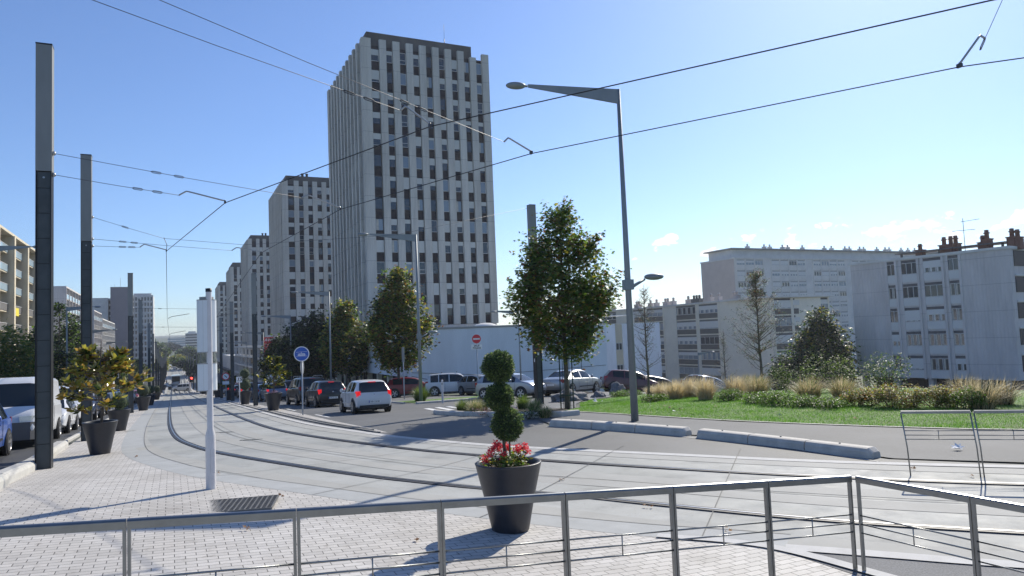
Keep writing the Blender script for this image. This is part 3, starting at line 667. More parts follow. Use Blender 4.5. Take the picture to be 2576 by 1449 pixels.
# apartment blocks on the left side of the boulevard
def balcony_block(y0, y1, pitch, zt, floors, label, wallm, recm, x=-22.4, glass='balc', nblue=3, p=1.1, ft=.16, bf=.82):
    th = thing('apartment_block', label, 'building', (0, 0, 0), 0, 'balcony blocks on the left of the boulevard'); zb = zt-floors*2.8-.8; ax = (0, 1)
    MB().box(x-12, x, y0, y1, zb-8, zt-.35).build('wall', recm, th)
    MB().box(x-12.2, x+.9*p, y0-.02, y1+.02, zt-.35, zt).build('roof', wallm, th)
    n = max(1, round((y1-y0)/pitch)); pt = (y1-y0)/n
    for k in range(n+1):
        yy = y0+k*pt; MB().box(x-.01, x+p, yy-ft, yy+ft, zb-4, zt-.35).build('fin', wallm, th)
    if y0 > 0: MB().box(x-12.05, x-.0, y0-.25, y0-.021, zb-8, zt-.36).build('end_wall', wallm, th)
    wl_ = []
    for k in range(n):
        a = y0+k*pt+ft; b = y0+(k+1)*pt-ft
        for f in range(floors):
            z = zb+.8+f*2.8
            if k*floors+f < 95:
                bl = th
                bb = MB().box(x, x+p*bf, a+.01, b-.01, z-.16, z).build('balcony', wallm, th)
                MB().box(x+p*(bf-.02), x+p*(bf+.04), a+.01, b-.01, z+.02, z+1.0).build('parapet', glass if f >= floors-nblue else 'band2', bb)
                MB().box(x+p*(bf-.03), x+p*(bf+.06), a+.012, b-.012, z+1.0, z+1.06).build('handrail', 'frame', bb)
            m_ = 2 if pt > 5 else 1
            for q in range(m_):
                w = (b-a)/m_*.5; wl_.append((winmesh(w, 1.7, 'plain', 2, 'frame', 'glass', random.choice([0, 0, .3, .6, 1])), x+.02, a+(b-a)/m_*(q+.25), z+.35, PI/2))
    put_windows(th, wl_, 90); return th
balcony_block(92, 155.5, 9.8, 19.9, 7, 'cream apartment block with blue glass balconies at the left edge of the picture', 'cream', 'creamd', p=1.9, ft=.5, bf=.55)
tag(MB().box(-21.3, -21.1, 127.2, 130.4, 8.2, 9.4).build('awning', 'awning'), 'yellow cloth hung on a balcony of the cream block', 'cloth')
balcony_block(188.5, 232, 5.4, 17.4, 6, 'grey apartment block with vertical fins between the two nearest dark poles', 'grey', 'taupe', p=.9)
balcony_block(253, 279, 4.4, 15.1, 6, 'grey balcony block right of the second dark pole', 'grey', 'taupe', p=.8, nblue=1)
balcony_block(284, 342, 5.0, 13.6, 6, 'longest low balcony block on the left, ending beside the slab tower', 'greyl', 'taupe', p=.7, nblue=1)
th = thing('penthouse_block', 'low pale set-back building between the cream block and the grey one', 'building')
MB().box(-36, -24, 160, 186, -10, 12.4).build('wall', 'greyl', th); MB().box(-34, -29, 170, 176, 12.4, 14.5).build('lift_house', 'taupe', th)
# slab tower group at the far end on the left
th = thing('slab_tower', 'far tower of three slabs, pale, grey violet and white with a grid of windows', 'tower', (0, 0, 0))
MB().box(-36.5, -28.6, 404, 430, -14, 28.4).build('pale_slab', 'greyl', th)
MB().box(-28.6, -27.1, 409, 428, -14, 28).build('dark_gap', 'core', th)
for f in range(14): MB().box(-28.55, -27.15, 408, 409, -9+f*2.8, -8+f*2.8).build('landing', 'frame', th)
MB().box(-27.1, -19.6, 396, 430, -14, 33.2).build('violet_slab', 'violet', th)
MB().box(-18.4, -8.6, 402, 428, -14, 29.4).build('wall', 'greyl', th); MB().box(-17.4, -9.4, 403, 426, 29.4, 30.4).build('roof', 'greyl', th)
MB().tube([(-23, 400, 33), (-23, 400, 38)], .06, 5).tube([(-25.5, 400, 33), (-25.5, 400, 35)], .04, 5).build('aerial', 'steeld', th)
wl_ = []
for f in range(14, -1, -1):
    for k in range(7): wl_.append((winmesh(.74, 1.75, 'plain', 1, 'greyl' if False else 'framed', 'glass', random.choice([0, 0, 0, .4])), -18.0+k*1.36, 401.98, -13+f*2.8+.5, 0))
put_windows(th, wl_, 100)
for f in range(15): MB().box(-18.45, -8.55, 401.86, 401.99, -13+f*2.8-.35, -13+f*2.8-.1).build('ledge', 'frame', th)

# blocks on the right
def bay_block(name, label, O, ax, L, depth, zt, zb, floors, fh, bays, wallm, o=None, group=None, casew=.8, header='slot', spand='frame', base=0, drop_p=.4, balc=False, cap=100, roofover=.0, wz=1.05, wh=1.35, wgl='glassb'):
    th = thing(name, label, 'building', (0, 0, 0), 0, group); n = Vector((ax[1], -ax[0]))
    mb = MB(); fbox(mb, O, ax, 0, L, -depth, 0, zb, zt-.3); mb.build('wall', wallm, th)
    mb = MB(); fbox(mb, O, ax, -.15-roofover, L+.15+roofover, -depth-.2, .18+roofover, zt-.3, zt); mb.build('roof', 'greyl', th)
    wl_ = []; rz = math.atan2(ax[1], ax[0]); rr = random.Random(hash(label) % 1000 if False else len(label))
    for (s0, s1, nc) in bays:
        for f in range(floors):
            z = zt-.3-(f+1)*fh
            mb = MB(); fbox(mb, O, ax, s0, s1, .0, .05, z+wz+wh, z+wz+wh+.32); mb.build('shutter_box', header, th)
            mb = MB(); fbox(mb, O, ax, s0, s1, .0, .09, z+.12, z+wz-.04); mb.build('spandrel', spand, th)
            w = (s1-s0)*.96; k = rr.random(); k = 1-k if rr.random() < .5 else k; p = Vector(O)+Vector(ax)*(s0+(s1-s0)*.02)+n*.01
            dr = 0 if k > drop_p else rr.choice([.55, .6, .45, .9])
            wl_.append((winmesh(w, wh, rr.choice(['plain', 'curtain', 'curtain']), nc, 'frame', wgl if k < .8 else 'glass', dr, 'frame' if dr else 'curtain'), p.x, p.y, z+wz, rz))
        for s in (s0, s1):
            mb = MB(); fbox(mb, O, ax, s-.13, s+.13, .0, .13, zt-.3-floors*fh, zt-.3); mb.build('pilaster', wallm, th)
    put_windows(th, wl_, cap); return th
def chimney(th, x, y, z, h=1.5, n=1, m='brick', w=.9):
    h *= .74; w *= .85
    mb = MB().box(x-w*.5, x+w*.5, y-.4*n, y+.4*n, z-.3, z+h*.62, 0).box(x-w*.62, x+w*.62, y-.46*n, y+.46*n, z+h*.62, z+h*.70, 0)
    for k in range(n):
        yy = y+(k-(n-1)/2)*.8; mb.lathe([(.24, z+h*.70), (.22, z+h*1.02), (.32, z+h*1.02), (.32, z+h*1.08), (.22, z+h*1.1), (.22, z+h*1.25), (.02, z+h*1.27)], 10, 0, T(x, yy, 0))
    mb.build('chimney', m, th)
# near right building, facade faces -x; axis runs toward -y
O = (77.9, 62.8); ax = Vector((80.4-77.9, 45.2-62.8)).normalized(); ax = (ax.x, ax.y); Ln = 17.8
def us(u, v=800):  # distance along this facade seen at picture column u
    d = ray(u, v); a = Vector(ax); n = Vector((a.y, -a.x)); o = Vector(O); t = (o.dot(n))/(d.x*n.x+d.y*n.y); return (Vector((d.x*t, d.y*t))-o).dot(a)
bays = [(us(2237), us(2265), 2), (us(2273), us(2321), 3), (us(2328), us(2384), 3), (us(2391), us(2428), 2)]
bays = [(min(a, b)+.1, max(a, b)-.1, c) for a, b, c in bays]
th = bay_block('apartment_block', 'nearest grey block on stilts at the right edge, with brown chimneys and roof aerial', O, ax, Ln, 11.5, 9.75, -4.55, 5, 2.82, bays, 'grey', drop_p=.3, wgl='glass')
for s in range(0, 18, 4):
    p = Vector(O)+Vector(ax)*(s+.6)+Vector((ax[1], -ax[0]))*(-.8); MB().box(p.x-.3, p.x+.3, p.y-.3, p.y+.3, -9, -4.55).build('stilt', 'grey', th)
MB().box(80.8, 92, 45.5, 62.5, -9.5, -4.56).build('undercroft_shade', 'core', th)  # dark block standing in for the shade beneath the raised flats
# end face with dark loggias, facing -y
O2 = Vector(O)+Vector(ax)*(Ln+.012); n2 = Vector((ax[1], -ax[0])); a2 = (-n2.x, -n2.y)
for f in range(5):
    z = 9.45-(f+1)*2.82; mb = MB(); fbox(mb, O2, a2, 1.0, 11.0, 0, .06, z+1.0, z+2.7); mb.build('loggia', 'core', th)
    mb = MB(); fbox(mb, O2, a2, 1.0, 11.0, .0, .14, z-.05, z+.12); mb.build('slab_edge', 'frame', th)
for u_, n_, h_ in ((2292, 1, 1.7), (2362, 2, 2.2), (2383, 1, 2.2), (2452, 1, 1.8), (2463, 1, 2.4), (2527, 1, 2.2), (2541, 1, 2.0)):
    s = us(u_, 640); p = Vector(O)+Vector(ax)*min(max(s, 1), 18.4)-Vector((ax[1], -ax[0]))*2.2; chimney(th, p.x, p.y, 9.75, h_, n_)
p = Vector(O)+Vector(ax)*us(2412, 640)-Vector((ax[1], -ax[0]))*1.6
MB().tube([(p.x, p.y, 9.7), (p.x, p.y, 13.6)], .035, 6).tube([(p.x-.7, p.y+.9, 12.2), (p.x+.5, p.y-1.0, 12.2)], .03, 5).tube([(p.x-.1, p.y+.2, 13.2), (p.x+.6, p.y-1.5, 13.3)], .03, 5).build('aerial', 'steeld', th)
mb = MB(); fbox(mb, O, ax, 5.0, 17.0, -4.0, -1.4, 10.3, 10.42); mb.build('roof_slab', 'slot', th)
for k in range(6): q = Vector(O)+Vector(ax)*(5.5+2.2*k)-Vector((ax[1], -ax[0]))*2; MB().box(q.x-.1, q.x+.1, q.y-.1, q.y+.1, 9.7, 10.31).build('roof_post', 'slot', th)
# middle building with dark bands
O = (90.6, 141.0); a_ = Vector((88.0-90.6, 86.6-141.0)); Lm = a_.length; a_.normalize(); ax = (a_.x, a_.y)
bl = [(us(u0, 790), us(u1, 790), c) for u0, u1, c in ((1519, 1552, 2), (1592, 1621, 2), (1626, 1670, 3), (1700, 1753, 4), (1757, 1809, 4), (1848, 1882, 3))]
bl = [(min(a, b)+.15, max(a, b)-.15, c) for a, b, c in bl]
th = bay_block('apartment_block', 'long ivory five storey block with dark bands under its windows, behind the bare young trees', O, ax, Lm, 11, 7.0, -8.5, 5, 2.85, bl, 'ivory', spand='band2', drop_p=.5, header='band2')
for u_, n_ in ((1519, 1), (1580, 2), (1612, 1), (1627, 1), (1652, 2), (1669, 1), (1706, 1), (1727, 3), (1762, 1), (1782, 1), (1823, 2), (1880, 3)):
    s = us(u_, 770); p = Vector(O)+Vector(ax)*s-Vector((ax[1], -ax[0]))*2.5; chimney(th, p.x, p.y, 7.0, 1.7, n_, 'taupe' if n_ != 3 else 'band2', 1.1)
th = bay_block('apartment_block', 'pale end wing with a long thin flat roof and balconies, right of the ivory block', (88.02, 86.4), (1, 0), 13.4, 10, 7.0, -8.5, 5, 2.85, [(.4, 4.4, 3), (4.7, 8.7, 3), (9.0, 13.0, 3)], 'ivory', spand='band2', drop_p=.6, roofover=.5)
# tall pale slab behind
O = (128, 137); ax = (1, 0)
bl = []
x = .6
for k, nb in enumerate((3, 4, 4, 4, 4, 3)):
    for j in range(nb): bl.append((x, x+2.9, 3)); x += 3.1
    x += 2.6
th = bay_block('apartment_block', 'tallest pale slab on the right with small chimneys against the clouds', O, ax, 90, 12.5, 19.6, -12, 10, 2.8, bl[:20], 'greyl', spand='greyl', header='zinc', drop_p=.7, cap=95, wz=1.15, wh=1.1)
MB().box(127.99, 218.1, 136.9, 149.6, -12, -11.9).build('plinth', 'grey', th)
MB().box(127.9, 127.98, 137.02, 149.4, -12, 19.2).build('end_wall', 'taupe', th)
MB().box(129.5, 216, 139.5, 148, 19.6, 21.9).build('attic', 'greyl', th); MB().box(128.6, 217, 138.2, 149, 21.9, 22.2).build('attic_roof', 'zinc', th)
for u_ in (1880, 1922, 1936, 1968, 1981, 2018, 2073, 2091, 2125, 2136, 2162, 2172, 2205, 2226, 2236, 2266, 2283, 2300):
    d = ray(u_, 620); t = 141/d.y; chimney(th, d.x*t, 141, 22.2, 1.6, 1, 'greyl', 1.1)
# corrugated block
th = thing('corrugated_block', 'white corrugated block with a strip of small windows, behind the bar fence', 'building')
MB().box(46.0, 50.9, 80.3, 90, -8, 2.9).build('stair_wall', 'cream', th)
MB().box(48.4, 53.2, 79.8, 80.29, -8, 3.3).box(54.4, 60.5, 79.8, 80.29, -8, 3.3).box(51, 60.5, 80.3, 92, -8, 3.2).build('cladding', 'corr', th)
MB().box(53.205, 54.395, 80.0, 80.29, -8, 3.2).build('window_strip', 'cream', th)
for z in (-6.0, -3.1, -.2): link('window', winmesh(1.0, .95, 'plain', 2, 'frame', 'glass'), th, (53.3, 79.99, z))
MB().box(51, 56.5, 79.7, 84, 4.4, 4.5).tube([(51.2, 79.8, 3.2), (51.2, 79.8, 4.4)], .05).tube([(56.3, 79.8, 3.2), (56.3, 79.8, 4.4)], .05).build('roof_guard', 'frame', th)
# bar fence
th = thing('bar_fence', 'thin dark bar fence behind the dark red hatchback', 'fence')
mb = MB(); x = 33.
for i in range(190):
    X = 31.5+i*.14; Y = 51+.12*(X-31.5); mb.box(X-.012, X+.012, Y-.012, Y+.012, gz(X, Y)-.1, gz(X, Y)+1.9)
mb.build('bars', 'steeld', th)
P = [Vector((X, 51+.12*(X-31.5), gz(X, 51+.12*(X-31.5)))) for X in range(31, 59)]
MB().sweep([p+Vector((0, 0, .15)) for p in P], [(-.02, 0), (-.02, .04), (.02, .04), (.02, 0)]).sweep([p+Vector((0, 0, 1.7)) for p in P], [(-.02, 0), (-.02, .04), (.02, .04), (.02, 0)]).build('rail', 'steeld', th)
# far office buildings on the hill
th = thing('office_building', 'wide low hazy office building at the far end of the street', 'building')
def PXY(u, v, y): d = ray(u, v); t = y/d.y; return EYE+d*t
a = PXY(422, 850, 1150); b = PXY(468, 850, 1150)
MB().box(a.x, b.x, 1150, 1180, -6, a.z).build('wall', 'greyl', th)
for k in range(8): MB().box(a.x-.2, b.x-1, 1149.6, 1150, a.z-3-k*3.4, a.z-1.6-k*3.4).build('window_band', 'glassb', th)
th = thing('office_building', 'taller hazy office building with dark ribbon windows, left of the white signal housing', 'building')
a = PXY(467, 838, 900); b = PXY(500, 838, 900)
MB().box(a.x, b.x, 900, 925, -6, a.z).build('wall', 'greyl', th); MB().box(a.x+3, b.x-3, 903, 920, a.z, a.z+2).build('roof', 'greyl', th)
for k in range(9): MB().box(a.x-.3, b.x, 899.5, 900, a.z-3.0-k*3.1, a.z-1.4-k*3.1).build('window_band', 'glass', th)

# ------------------------------------------------------------------ tram poles, lamps, wires
def tram_pole(x, y, label, h=9.15, top='polel'):
    z0 = gz(x, y); th = thing('tram_pole', label, 'pole', (x, y, z0), 0, 'catenary poles beside the tram track'); w = .145; hl = h*.695
    for s in (-1, 1):
        MB().box(s*w-(.018 if s > 0 else -.0), s*w+(.0 if s > 0 else .018), -.17, .17, -.05, hl).build('flange', 'polef', th)
    mb = MB(); n = int(hl/.545)
    for k in range(n+1):
        a = k*.545; b = min(hl-.02, a+.530)
        if b > a: mb.box(-w+.022, w-.022, -.125, .125, a, b)
    mb.build('cladding', 'poled', th)
    MB().box(-w+.03, w-.03, -.11, .11, 0, hl-.03).build('core', 'polef', th)
    MB().box(-w-.006, w+.006, -.15, .15, hl+.0, h).build('upper_shaft', top, th)
    MB().box(-w-.01, w+.01, -.155, .155, h, h+.03).build('cap', 'polef', th)
    MB().disc((0, -.127, hl-.14), .022, (0, -1, 0), .01, 10).build('bolt', 'railst', th)
    return th
for y, l in ((18.06, 'tallest and nearest dark tram pole, rising at the left edge of the paving'), (26.4, 'second dark tram pole behind the bronze leaved magnolia planter'), (53.0, 'third tram pole on the left row, in front of the violet slab tower'), (69.3, 'fourth pole on the left row, in front of the white windowed slab'), (93.8, 'fifth pole on the left row of the tram line')):
    tram_pole(-2.47, y, l)
for k, y in enumerate((112, 132, 152, 175, 198, 222, 250, 280, 315, 350)):
    t_ = tram_pole(-2.47, y, 'distant dark tram pole in the left row that shrinks toward the end of the street')
tram_pole(5.15, 52.4, 'tram pole on the right row, between the small plate reading 15 and the queue')
tram_pole(4.95, 70.6, 'second tram pole of the right row, just right of the white signal housing')
for y in (88, 108, 130, 155, 180, 210, 240, 275, 310): tram_pole(5.0, y, 'distant dark tram pole in the right row behind the white signal post')
tram_pole(14.71, 28.36, 'lone dark tram pole half hidden by the round maple crown', h=8.95)

MB().box(-.155, -.149, -.03, .03, 1.9, 2.05).box(-.06, .02, -.129, -.126, 2.2, 2.32).build('sticker', 'swhite', bpy.data.objects[[o.name for o in bpy.data.objects if o.get('label', '').startswith('lone dark tram pole')][0]])
def street_lamp(x, y, h, arm, label, ang=0, small=None, group='tall street lamps with long arms'):
    th = thing('street_lamp', label, 'street lamp', (x, y, gz(x, y)), ang, group); f = h/9.25
    MB().tube([(0, 0, -.05), (0, 0, h*.5), (0, 0, h)], [.105*f, .078*f, .052*f], 10).build('post', 'lamp', th)
    mb = MB(); hh = .40*f; vs = []
    for xx, zt_, zb_, w in ((-.03, h, h-hh, .035), (-arm, h+.03, h-.055, .022)):
        vs += [(xx, -w, zb_), (xx, w, zb_), (xx, w, zt_), (xx, -w, zt_)]
    mb.add(vs, [(0, 1, 2, 3), (7, 6, 5, 4), (0, 4, 5, 1), (1, 5, 6, 2), (2, 6, 7, 3), (3, 7, 4, 0)]); mb.build('arm', 'lamp', th)
    def head(sx, x0, z0, L):
        hb = MB().sphere((x0+sx*L*.55, 0, z0), L*.5, 16, 10, sc=(1.0, .52, .34)).tube([(x0-sx*.02, 0, z0), (x0+sx*.14, 0, z0)], .035, 8).build('lamp_head', 'lamp', th)
        MB().sphere((x0+sx*L*.58, 0, z0-L*.035), L*.42, 14, 8, sc=(.95, .46, .30)).build('diffuser', 'lampglass', hb)
    head(-1, -arm-.04, h-.02, .56*f)
    if small:
        MB().box(-.125, .125, -.125, .125, small-.12, small+.16).build('bracket', 'lamp', th)
        MB().tube([(.1, 0, small-.05), (.55, .1, small+.17)], [.05, .035], 6).build('lower_arm', 'lamp', th)
        hb = MB().sphere((.86, .16, small+.24), .30, 14, 8, sc=(1.0, .55, .32)).build('lower_lamp_head', 'lamp', th)
    return th
street_lamp(11.37, 16.31, 9.25, 2.62, 'nearest and tallest grey lamp on the right, its arm reaching left toward the tower', R(-12), 3.72)
street_lamp(12.95, 39.8, 9.25+1.24-.7, 2.7, 'tall grey lamp standing in front of the near tower, beside the golden maple', R(-6), 3.8)
for y, l in ((66, 'third tall lamp on the right, its arm above the dark trees'), (90, 'fourth tall lamp on the right, before the second tower'), (119, 'fifth tall lamp on the right, before the third tower'), (147, 'sixth and smallest tall lamp on the right, before the arcade')):
    street_lamp(13, y, 9.6, 2.7, l, R(-4))
for y, h, l in ((49.9, 10.2, 'lamp at the left picture edge whose head shows before the cream block'), (86.8, 10.4, 'left lamp whose arm crosses between the two nearest dark poles'), (111.9, 9.8, 'third left lamp, its head just right of the second dark pole'), (136, 9.6, 'fourth left lamp before the low balcony block')):
    street_lamp(-9.9, y, h, -2.4, l, 0, None, 'tall street lamps on the left sidewalk') if False else street_lamp(-9.9, y, h, 2.4, l, PI, None, 'tall street lamps on the left sidewalk')
street_lamp(17.48, 35.8, 4.9, 1.25, 'short lamp whose head shows left of the round maple crown', R(-5), None, 'short footpath lamps')
street_lamp(17.0, 71, 5.4, .9, 'short lamp with pale head before the dark trees by the shops', 0, None, 'short footpath lamps')
street_lamp(33.5, 56, 5.6, 1.2, 'short lamp before the ivory block, head turned right', PI-.2, None, 'short footpath lamps')
street_lamp(44, 52.5, 6.4, 1.4, 'short lamp right of the bare young tree, before the pale end wing', PI-.1, None, 'short footpath lamps')
street_lamp(60, 32.5, 7.6, 1.6, 'lamp at the right edge before the grey block on stilts', PI, None, 'short footpath lamps')

cat_ = thing('contact_wire', 'thick black contact wire over the near track, sweeping up to the upper right', 'wire', (0, 0, 0), 0, 'tram contact wires')
def wire_pts(sup):
    pts = []
    for a, b in zip(sup[:-1], sup[1:]):
        a = Vector(a); b = Vector(b)
        for k in range(8): t = k/8; pts.append(a.lerp(b, t)-Vector((0, 0, .0)))
    return pts+[Vector(sup[-1])]
far = lambda x, ys: [(x, y, gz(0, y)+6.15) for y in ys]
W1 = far(-.25, (700, 400, 250, 175, 132, 93.8, 69.3))+[(-.30, 53, gz(0, 53)+6.15), (-.16, 26.4, 5.74), (1.11, 17.3, 5.75), (4.0, 11.33, 6.09), (8.53, 4.72, 6.1), (14, -1, 6.1)]
W2 = far(2.75, (700, 400, 250, 175, 132, 93.8, 69.3))+[(2.72, 53, gz(0, 53)+6.15), (2.86, 26.4, 5.72), (3.92, 18.2, 5.87), (6.5, 12.43, 6.08), (10.9, 6.6, 6.3), (16, 1.5, 6.3)]
MB().tube(wire_pts(W1), .010, 5).build('wire', 'wire', cat_)
c2 = thing('contact_wire', 'thick black contact wire over the far track, crossing the lamp at the right', 'wire', (0, 0, 0), 0, 'tram contact wires')
MB().tube(wire_pts(W2), .010, 5).build('wire', 'wire', c2)
def span(pa, pb, label, arm=None, ins=(.45, .60), r=.006):
    """span wire from pole point pa to arm root or far point pb; insulators; curved registration arm down to wire point"""
    th = thing('span_wire', label, 'wire', (0, 0, 0), 0, 'catenary span wires'); pa = Vector(pa); pb = Vector(pb); d = pb-pa
    MB().tube([pa, pa.lerp(pb, .5)-Vector((0, 0, d.length*.004)), pb], r, 5).build('cable', 'span', th)
    MB().sphere(pa, .05, 8, 6).build('eye_bolt', 'alu', th)
    for i in ins:
        a = pa.lerp(pb, i); b = a+d.normalized()*.22; u = d.normalized().cross(Vector((0, 0, 1))).normalized()*.0; w = Vector((0, 0, .020)); s_ = Vector((0, 0, -d.length*.004*4*i*(1-i)*.9))
        a += s_; b += s_; q = d.normalized()*.03
        MB().tube([a, a+q+w, b-q+w, b, b-q-w, a+q-w, a], .008, 5).build('insulator', 'insul', th)
    if arm:
        e = Vector(arm); v = e-pb; MB().tube([pb, pb+v*.05+Vector((0, 0, .04)), pb+v*.16+Vector((0, 0, .12)), pb+v*.22+Vector((0, 0, .12)), pb.lerp(e, .95)+Vector((0, 0, .05)), e+Vector((0, 0, .06)), e], .017, 7).build('registration_arm', 'alu', th)
        MB().box(e.x-.02, e.x+.02, e.y-.04, e.y+.04, e.z-.01, e.z+.05).build('wire_clamp', 'insul', th)
    return th
P1 = (-2.30, 18.0); P2 = (-2.31, 26.4)
span((P1[0], P1[1], 6.35), (.16, 17.55, 5.93), 'lower span wire from the tallest pole with a curved arm to the near wire', (1.11, 17.3, 5.75), (.62, .78))
span((P1[0], P1[1], 6.82), (2.95, 18.15, 6.12), 'upper span wire from the tallest pole, carrying two oval insulators', (3.92, 18.2, 5.87), (.36, .45))
span((P2[0], P2[1], 5.88), (-.95, 26.4, 5.86), 'lowest span wire from the second pole, ending in a short curved arm', (-.16, 26.4, 5.74), (.55, .75))
span((P2[0], P2[1], 6.11), (1.89, 26.4, 5.79), 'middle span wire from the second pole, reaching the far track wire', (2.86, 26.4, 5.72), (.18, .26))
th = span((P2[0], P2[1], 6.82), (-.23, 26.4, 6.17), 'highest span wire from the second pole, sloping down above the near wire', None, (.40,))
MB().tube([(-.23, 26.4, 6.17), (2.3, 26.4, 6.0), (8, 27.2, 6.6), (14.56, 28.3, 8.15)], .006, 5).tube([(-.23, 26.4, 6.2), (-.14, 26.4, 5.95), (-.16, 26.4, 5.74)], .01, 5).build('cable', 'span', th)
Q0 = Vector((-2.35, 9.3, 0)); 
a0 = PXY(240, 0, 9.9) if False else None
def atx(u, v, x): d = ray(u, v); t = x/d.x; return EYE+d*t
qa = EYE+ray(240, 0)*((9.9)/ray(240, 0).y); qb = EYE+ray(410, 0)*((9.9)/ray(410, 0).y)
ra = EYE+ray(1008, 278)*(11.6/ray(1008, 278).y); rb = EYE+ray(1268, 357)*(12.6/ray(1268, 357).y)
def back(q, r, k=.35): return q+(q-r)*k
span(back(qa, ra), ra, 'span wire at the top left whose pale arm hangs before the near tower', (4.0, 11.33, 6.09), (.82, .88), r=.005)
span(back(qb, rb), rb, 'span wire at the top left ending in the arm right of the near tower', (6.5, 12.43, 6.08), (.70, .745), r=.005)
a = EYE+ray(2530, -20)*(6.2/ray(2530, -20).y); b = EYE+ray(2478, 97)*(6.35/ray(2478, 97).y)
span(a+(a-b)*1.0, b, 'short span wire in the top right corner with its bent arm', (10.9, 6.6, 6.3), (.99,), r=.005)
for y in (53, 69.3, 93.8, 132, 175): span((-2.3, y, gz(0, y)+6.9), (4.95, y, gz(0, y)+6.7), 'distant span wire between the two rows of poles', None, (.2, .8), r=.008 if y < 60 else .012)
for y in (53, 69.3, 93.8):
    for x, sx in ((-.25, 1), (2.75, 1)): tag(MB().tube([(x+sx*1.3, y, gz(0, y)+6.45), (x+sx*.2, y, gz(0, y)+6.28), (x, y, gz(0, y)+6.16)], .018, 5).build('registration_arm', 'insul'), 'small dark arm steadying the contact wire down the street', 'wire arm', 'distant registration arms')

# ------------------------------------------------------------------ signal post with white rounded housing
x, y = G(531, 1232).x, G(531, 1232).y
th = thing('signal_post', 'white post with thick foot and rounded white signal housings, standing alone on the paving', 'signal', on(x, y, .012), R(20))
MB().lathe([(.074, 0), (.074, .80), (.070, .84), (.047, .93), (.046, 2.0), (.044, 3.06)], 20).build('post', 'white', th)
MB().lathe([(.046, 3.06), (.047, 3.115), (.0, 3.12)], 16).build('cap', 'black', th)
MB().box(-.03, .03, -.0760, -.0735, .25, .62).build('door', 'white', th)
def housing(z0, z1, nm, lid):
    mb = MB(); n = 14; pr = []
    for k in range(n): a = 2*PI*k/n; pr.append((.150*math.cos(a), .085+.115*math.sin(a)))
    mb.prism(pr, z0, z1); o = mb.build(nm, 'whitep', th)
    MB().prism([(p[0]*1.015, .085+(p[1]-.085)*1.02) for p in pr], z1, z1+.012).prism([(p[0]*1.015, .085+(p[1]-.085)*1.02) for p in pr], z0-.012, z0).build('trim', 'zinc', o)
    MB().box(-.075, -.069, -.0, .0, z0, z1) 
    MB().box(-.095, -.092, -.005, .02, z0, z1).build('seam', 'zinc', o)
    return o
housing(2.12, 2.93, 'upper_housing', 1); housing(1.52, 1.93, 'lower_housing', 1)
mb = MB(); mb.prism([(.14*math.cos(2*PI*k/14), .085+.105*math.sin(2*PI*k/14)) for k in range(14)], 1.95, 2.10); mb.build('clear_section', 'glz', th)
MB().prism([(.12*math.cos(2*PI*k/14)*.9, .085+.10*math.sin(2*PI*k/14)*.9) for k in range(14)], 2.95, 2.985).box(-.01, .01, -.0, .05, 2.2, 2.9).build('sloped_cap', 'zinc', th)

# ------------------------------------------------------------------ signs
def post(th, h, r=.035, m='sgrey'): return MB().lathe([(r, -.05), (r, h), (.001, h+.005)], 12).build('post', m, th)
x, y, _ = G(762, 1045); th = thing('tram_sign', 'round blue sign with a white tram, on a grey post at the island', 'road sign', on(x, y, .012), R(-12))
hs = 2.5-gz(x, y)+ (0); zc_ = (EYE+ray(758, 891)*(y/ray(758, 891).y)).z-gz(x, y); post(th, zc_+.1)
MB().disc((0, -.045, zc_), .345, (0, -1, 0), .018, 36).build('sign_rim', 'swhite', th)
MB().disc((0, -.0635, zc_), .305, (0, -1, 0), .003, 36).build('sign_face', 'sblue', th)
fz = -.0672
mb = MB()
def fl(x0, z0, x1, z1, w=.010): mb.tube([(x0, fz, zc_+z0), (x1, fz, zc_+z1)], w*.5, 5)
fl(-.25, .085, .25, .105); fl(-.24, -.115, .25, -.10)
fl(-.02, .02, .02, .055); fl(.02, .055, -.03, .075); fl(-.03, .075, .0, .092)
pts = [(-.17, -.08), (-.15, .0), (-.12, .018), (.13, .022), (.155, .0), (.17, -.078)]
mb.add([(p[0], fz, zc_+p[1]) for p in pts]+[(p[0], fz-.004, zc_+p[1]) for p in pts], [tuple(range(6)), tuple(range(6, 12))[::-1]]+[(k, 6+k, 6+(k+1) % 6, (k+1) % 6) for k in range(6)])
mb.build('tram_symbol', 'swhite', th)
mb = MB()
for a, b in ((-.135, -.105), (-.085, -.035), (-.02, .03), (.045, .095), (.110, .14)): mb.box(a, b, fz-.0055, fz-.0042, zc_-.035, zc_-.002)
mb.build('tram_windows', 'sblue', th)
q = T(.02, .05, zc_-.60) @ rot(R(72)); mb = MB(); n = 20
mb.add([q @ Vector((.22*math.cos(2*PI*k/n), yy, .34*math.sin(2*PI*k/n))) for yy in (0, .02) for k in range(n)], [tuple(range(n)), tuple(range(n, 2*n))[::-1]]+[(k, n+k, n+(k+1) % n, (k+1) % n) for k in range(n)]); mb.build('rear_plate', 'sgrey', th)
x, y, _ = G(1204, 1002); th = thing('no_entry_sign', 'red round no entry sign above a small white plate, before the white wall', 'road sign', on(x, y), R(-22))
zc_ = (EYE+ray(1189, 853)*(y/ray(1189, 853).y)).z-gz(x, y); post(th, zc_+.2)
MB().disc((0, -.04, zc_), .29, (0, -1, 0), .012, 32).build('sign_rim', 'swhite', th); MB().disc((0, -.053, zc_), .272, (0, -1, 0), .003, 32).build('sign_face', 'sred', th)
MB().box(-.20, .20, -.0595, -.0565, zc_-.045, zc_+.045).build('white_bar', 'swhite', th)
pl = MB().box(-.33, .33, -.052, -.04, zc_-.64, zc_-.33).build('plate', 'swhite', th)
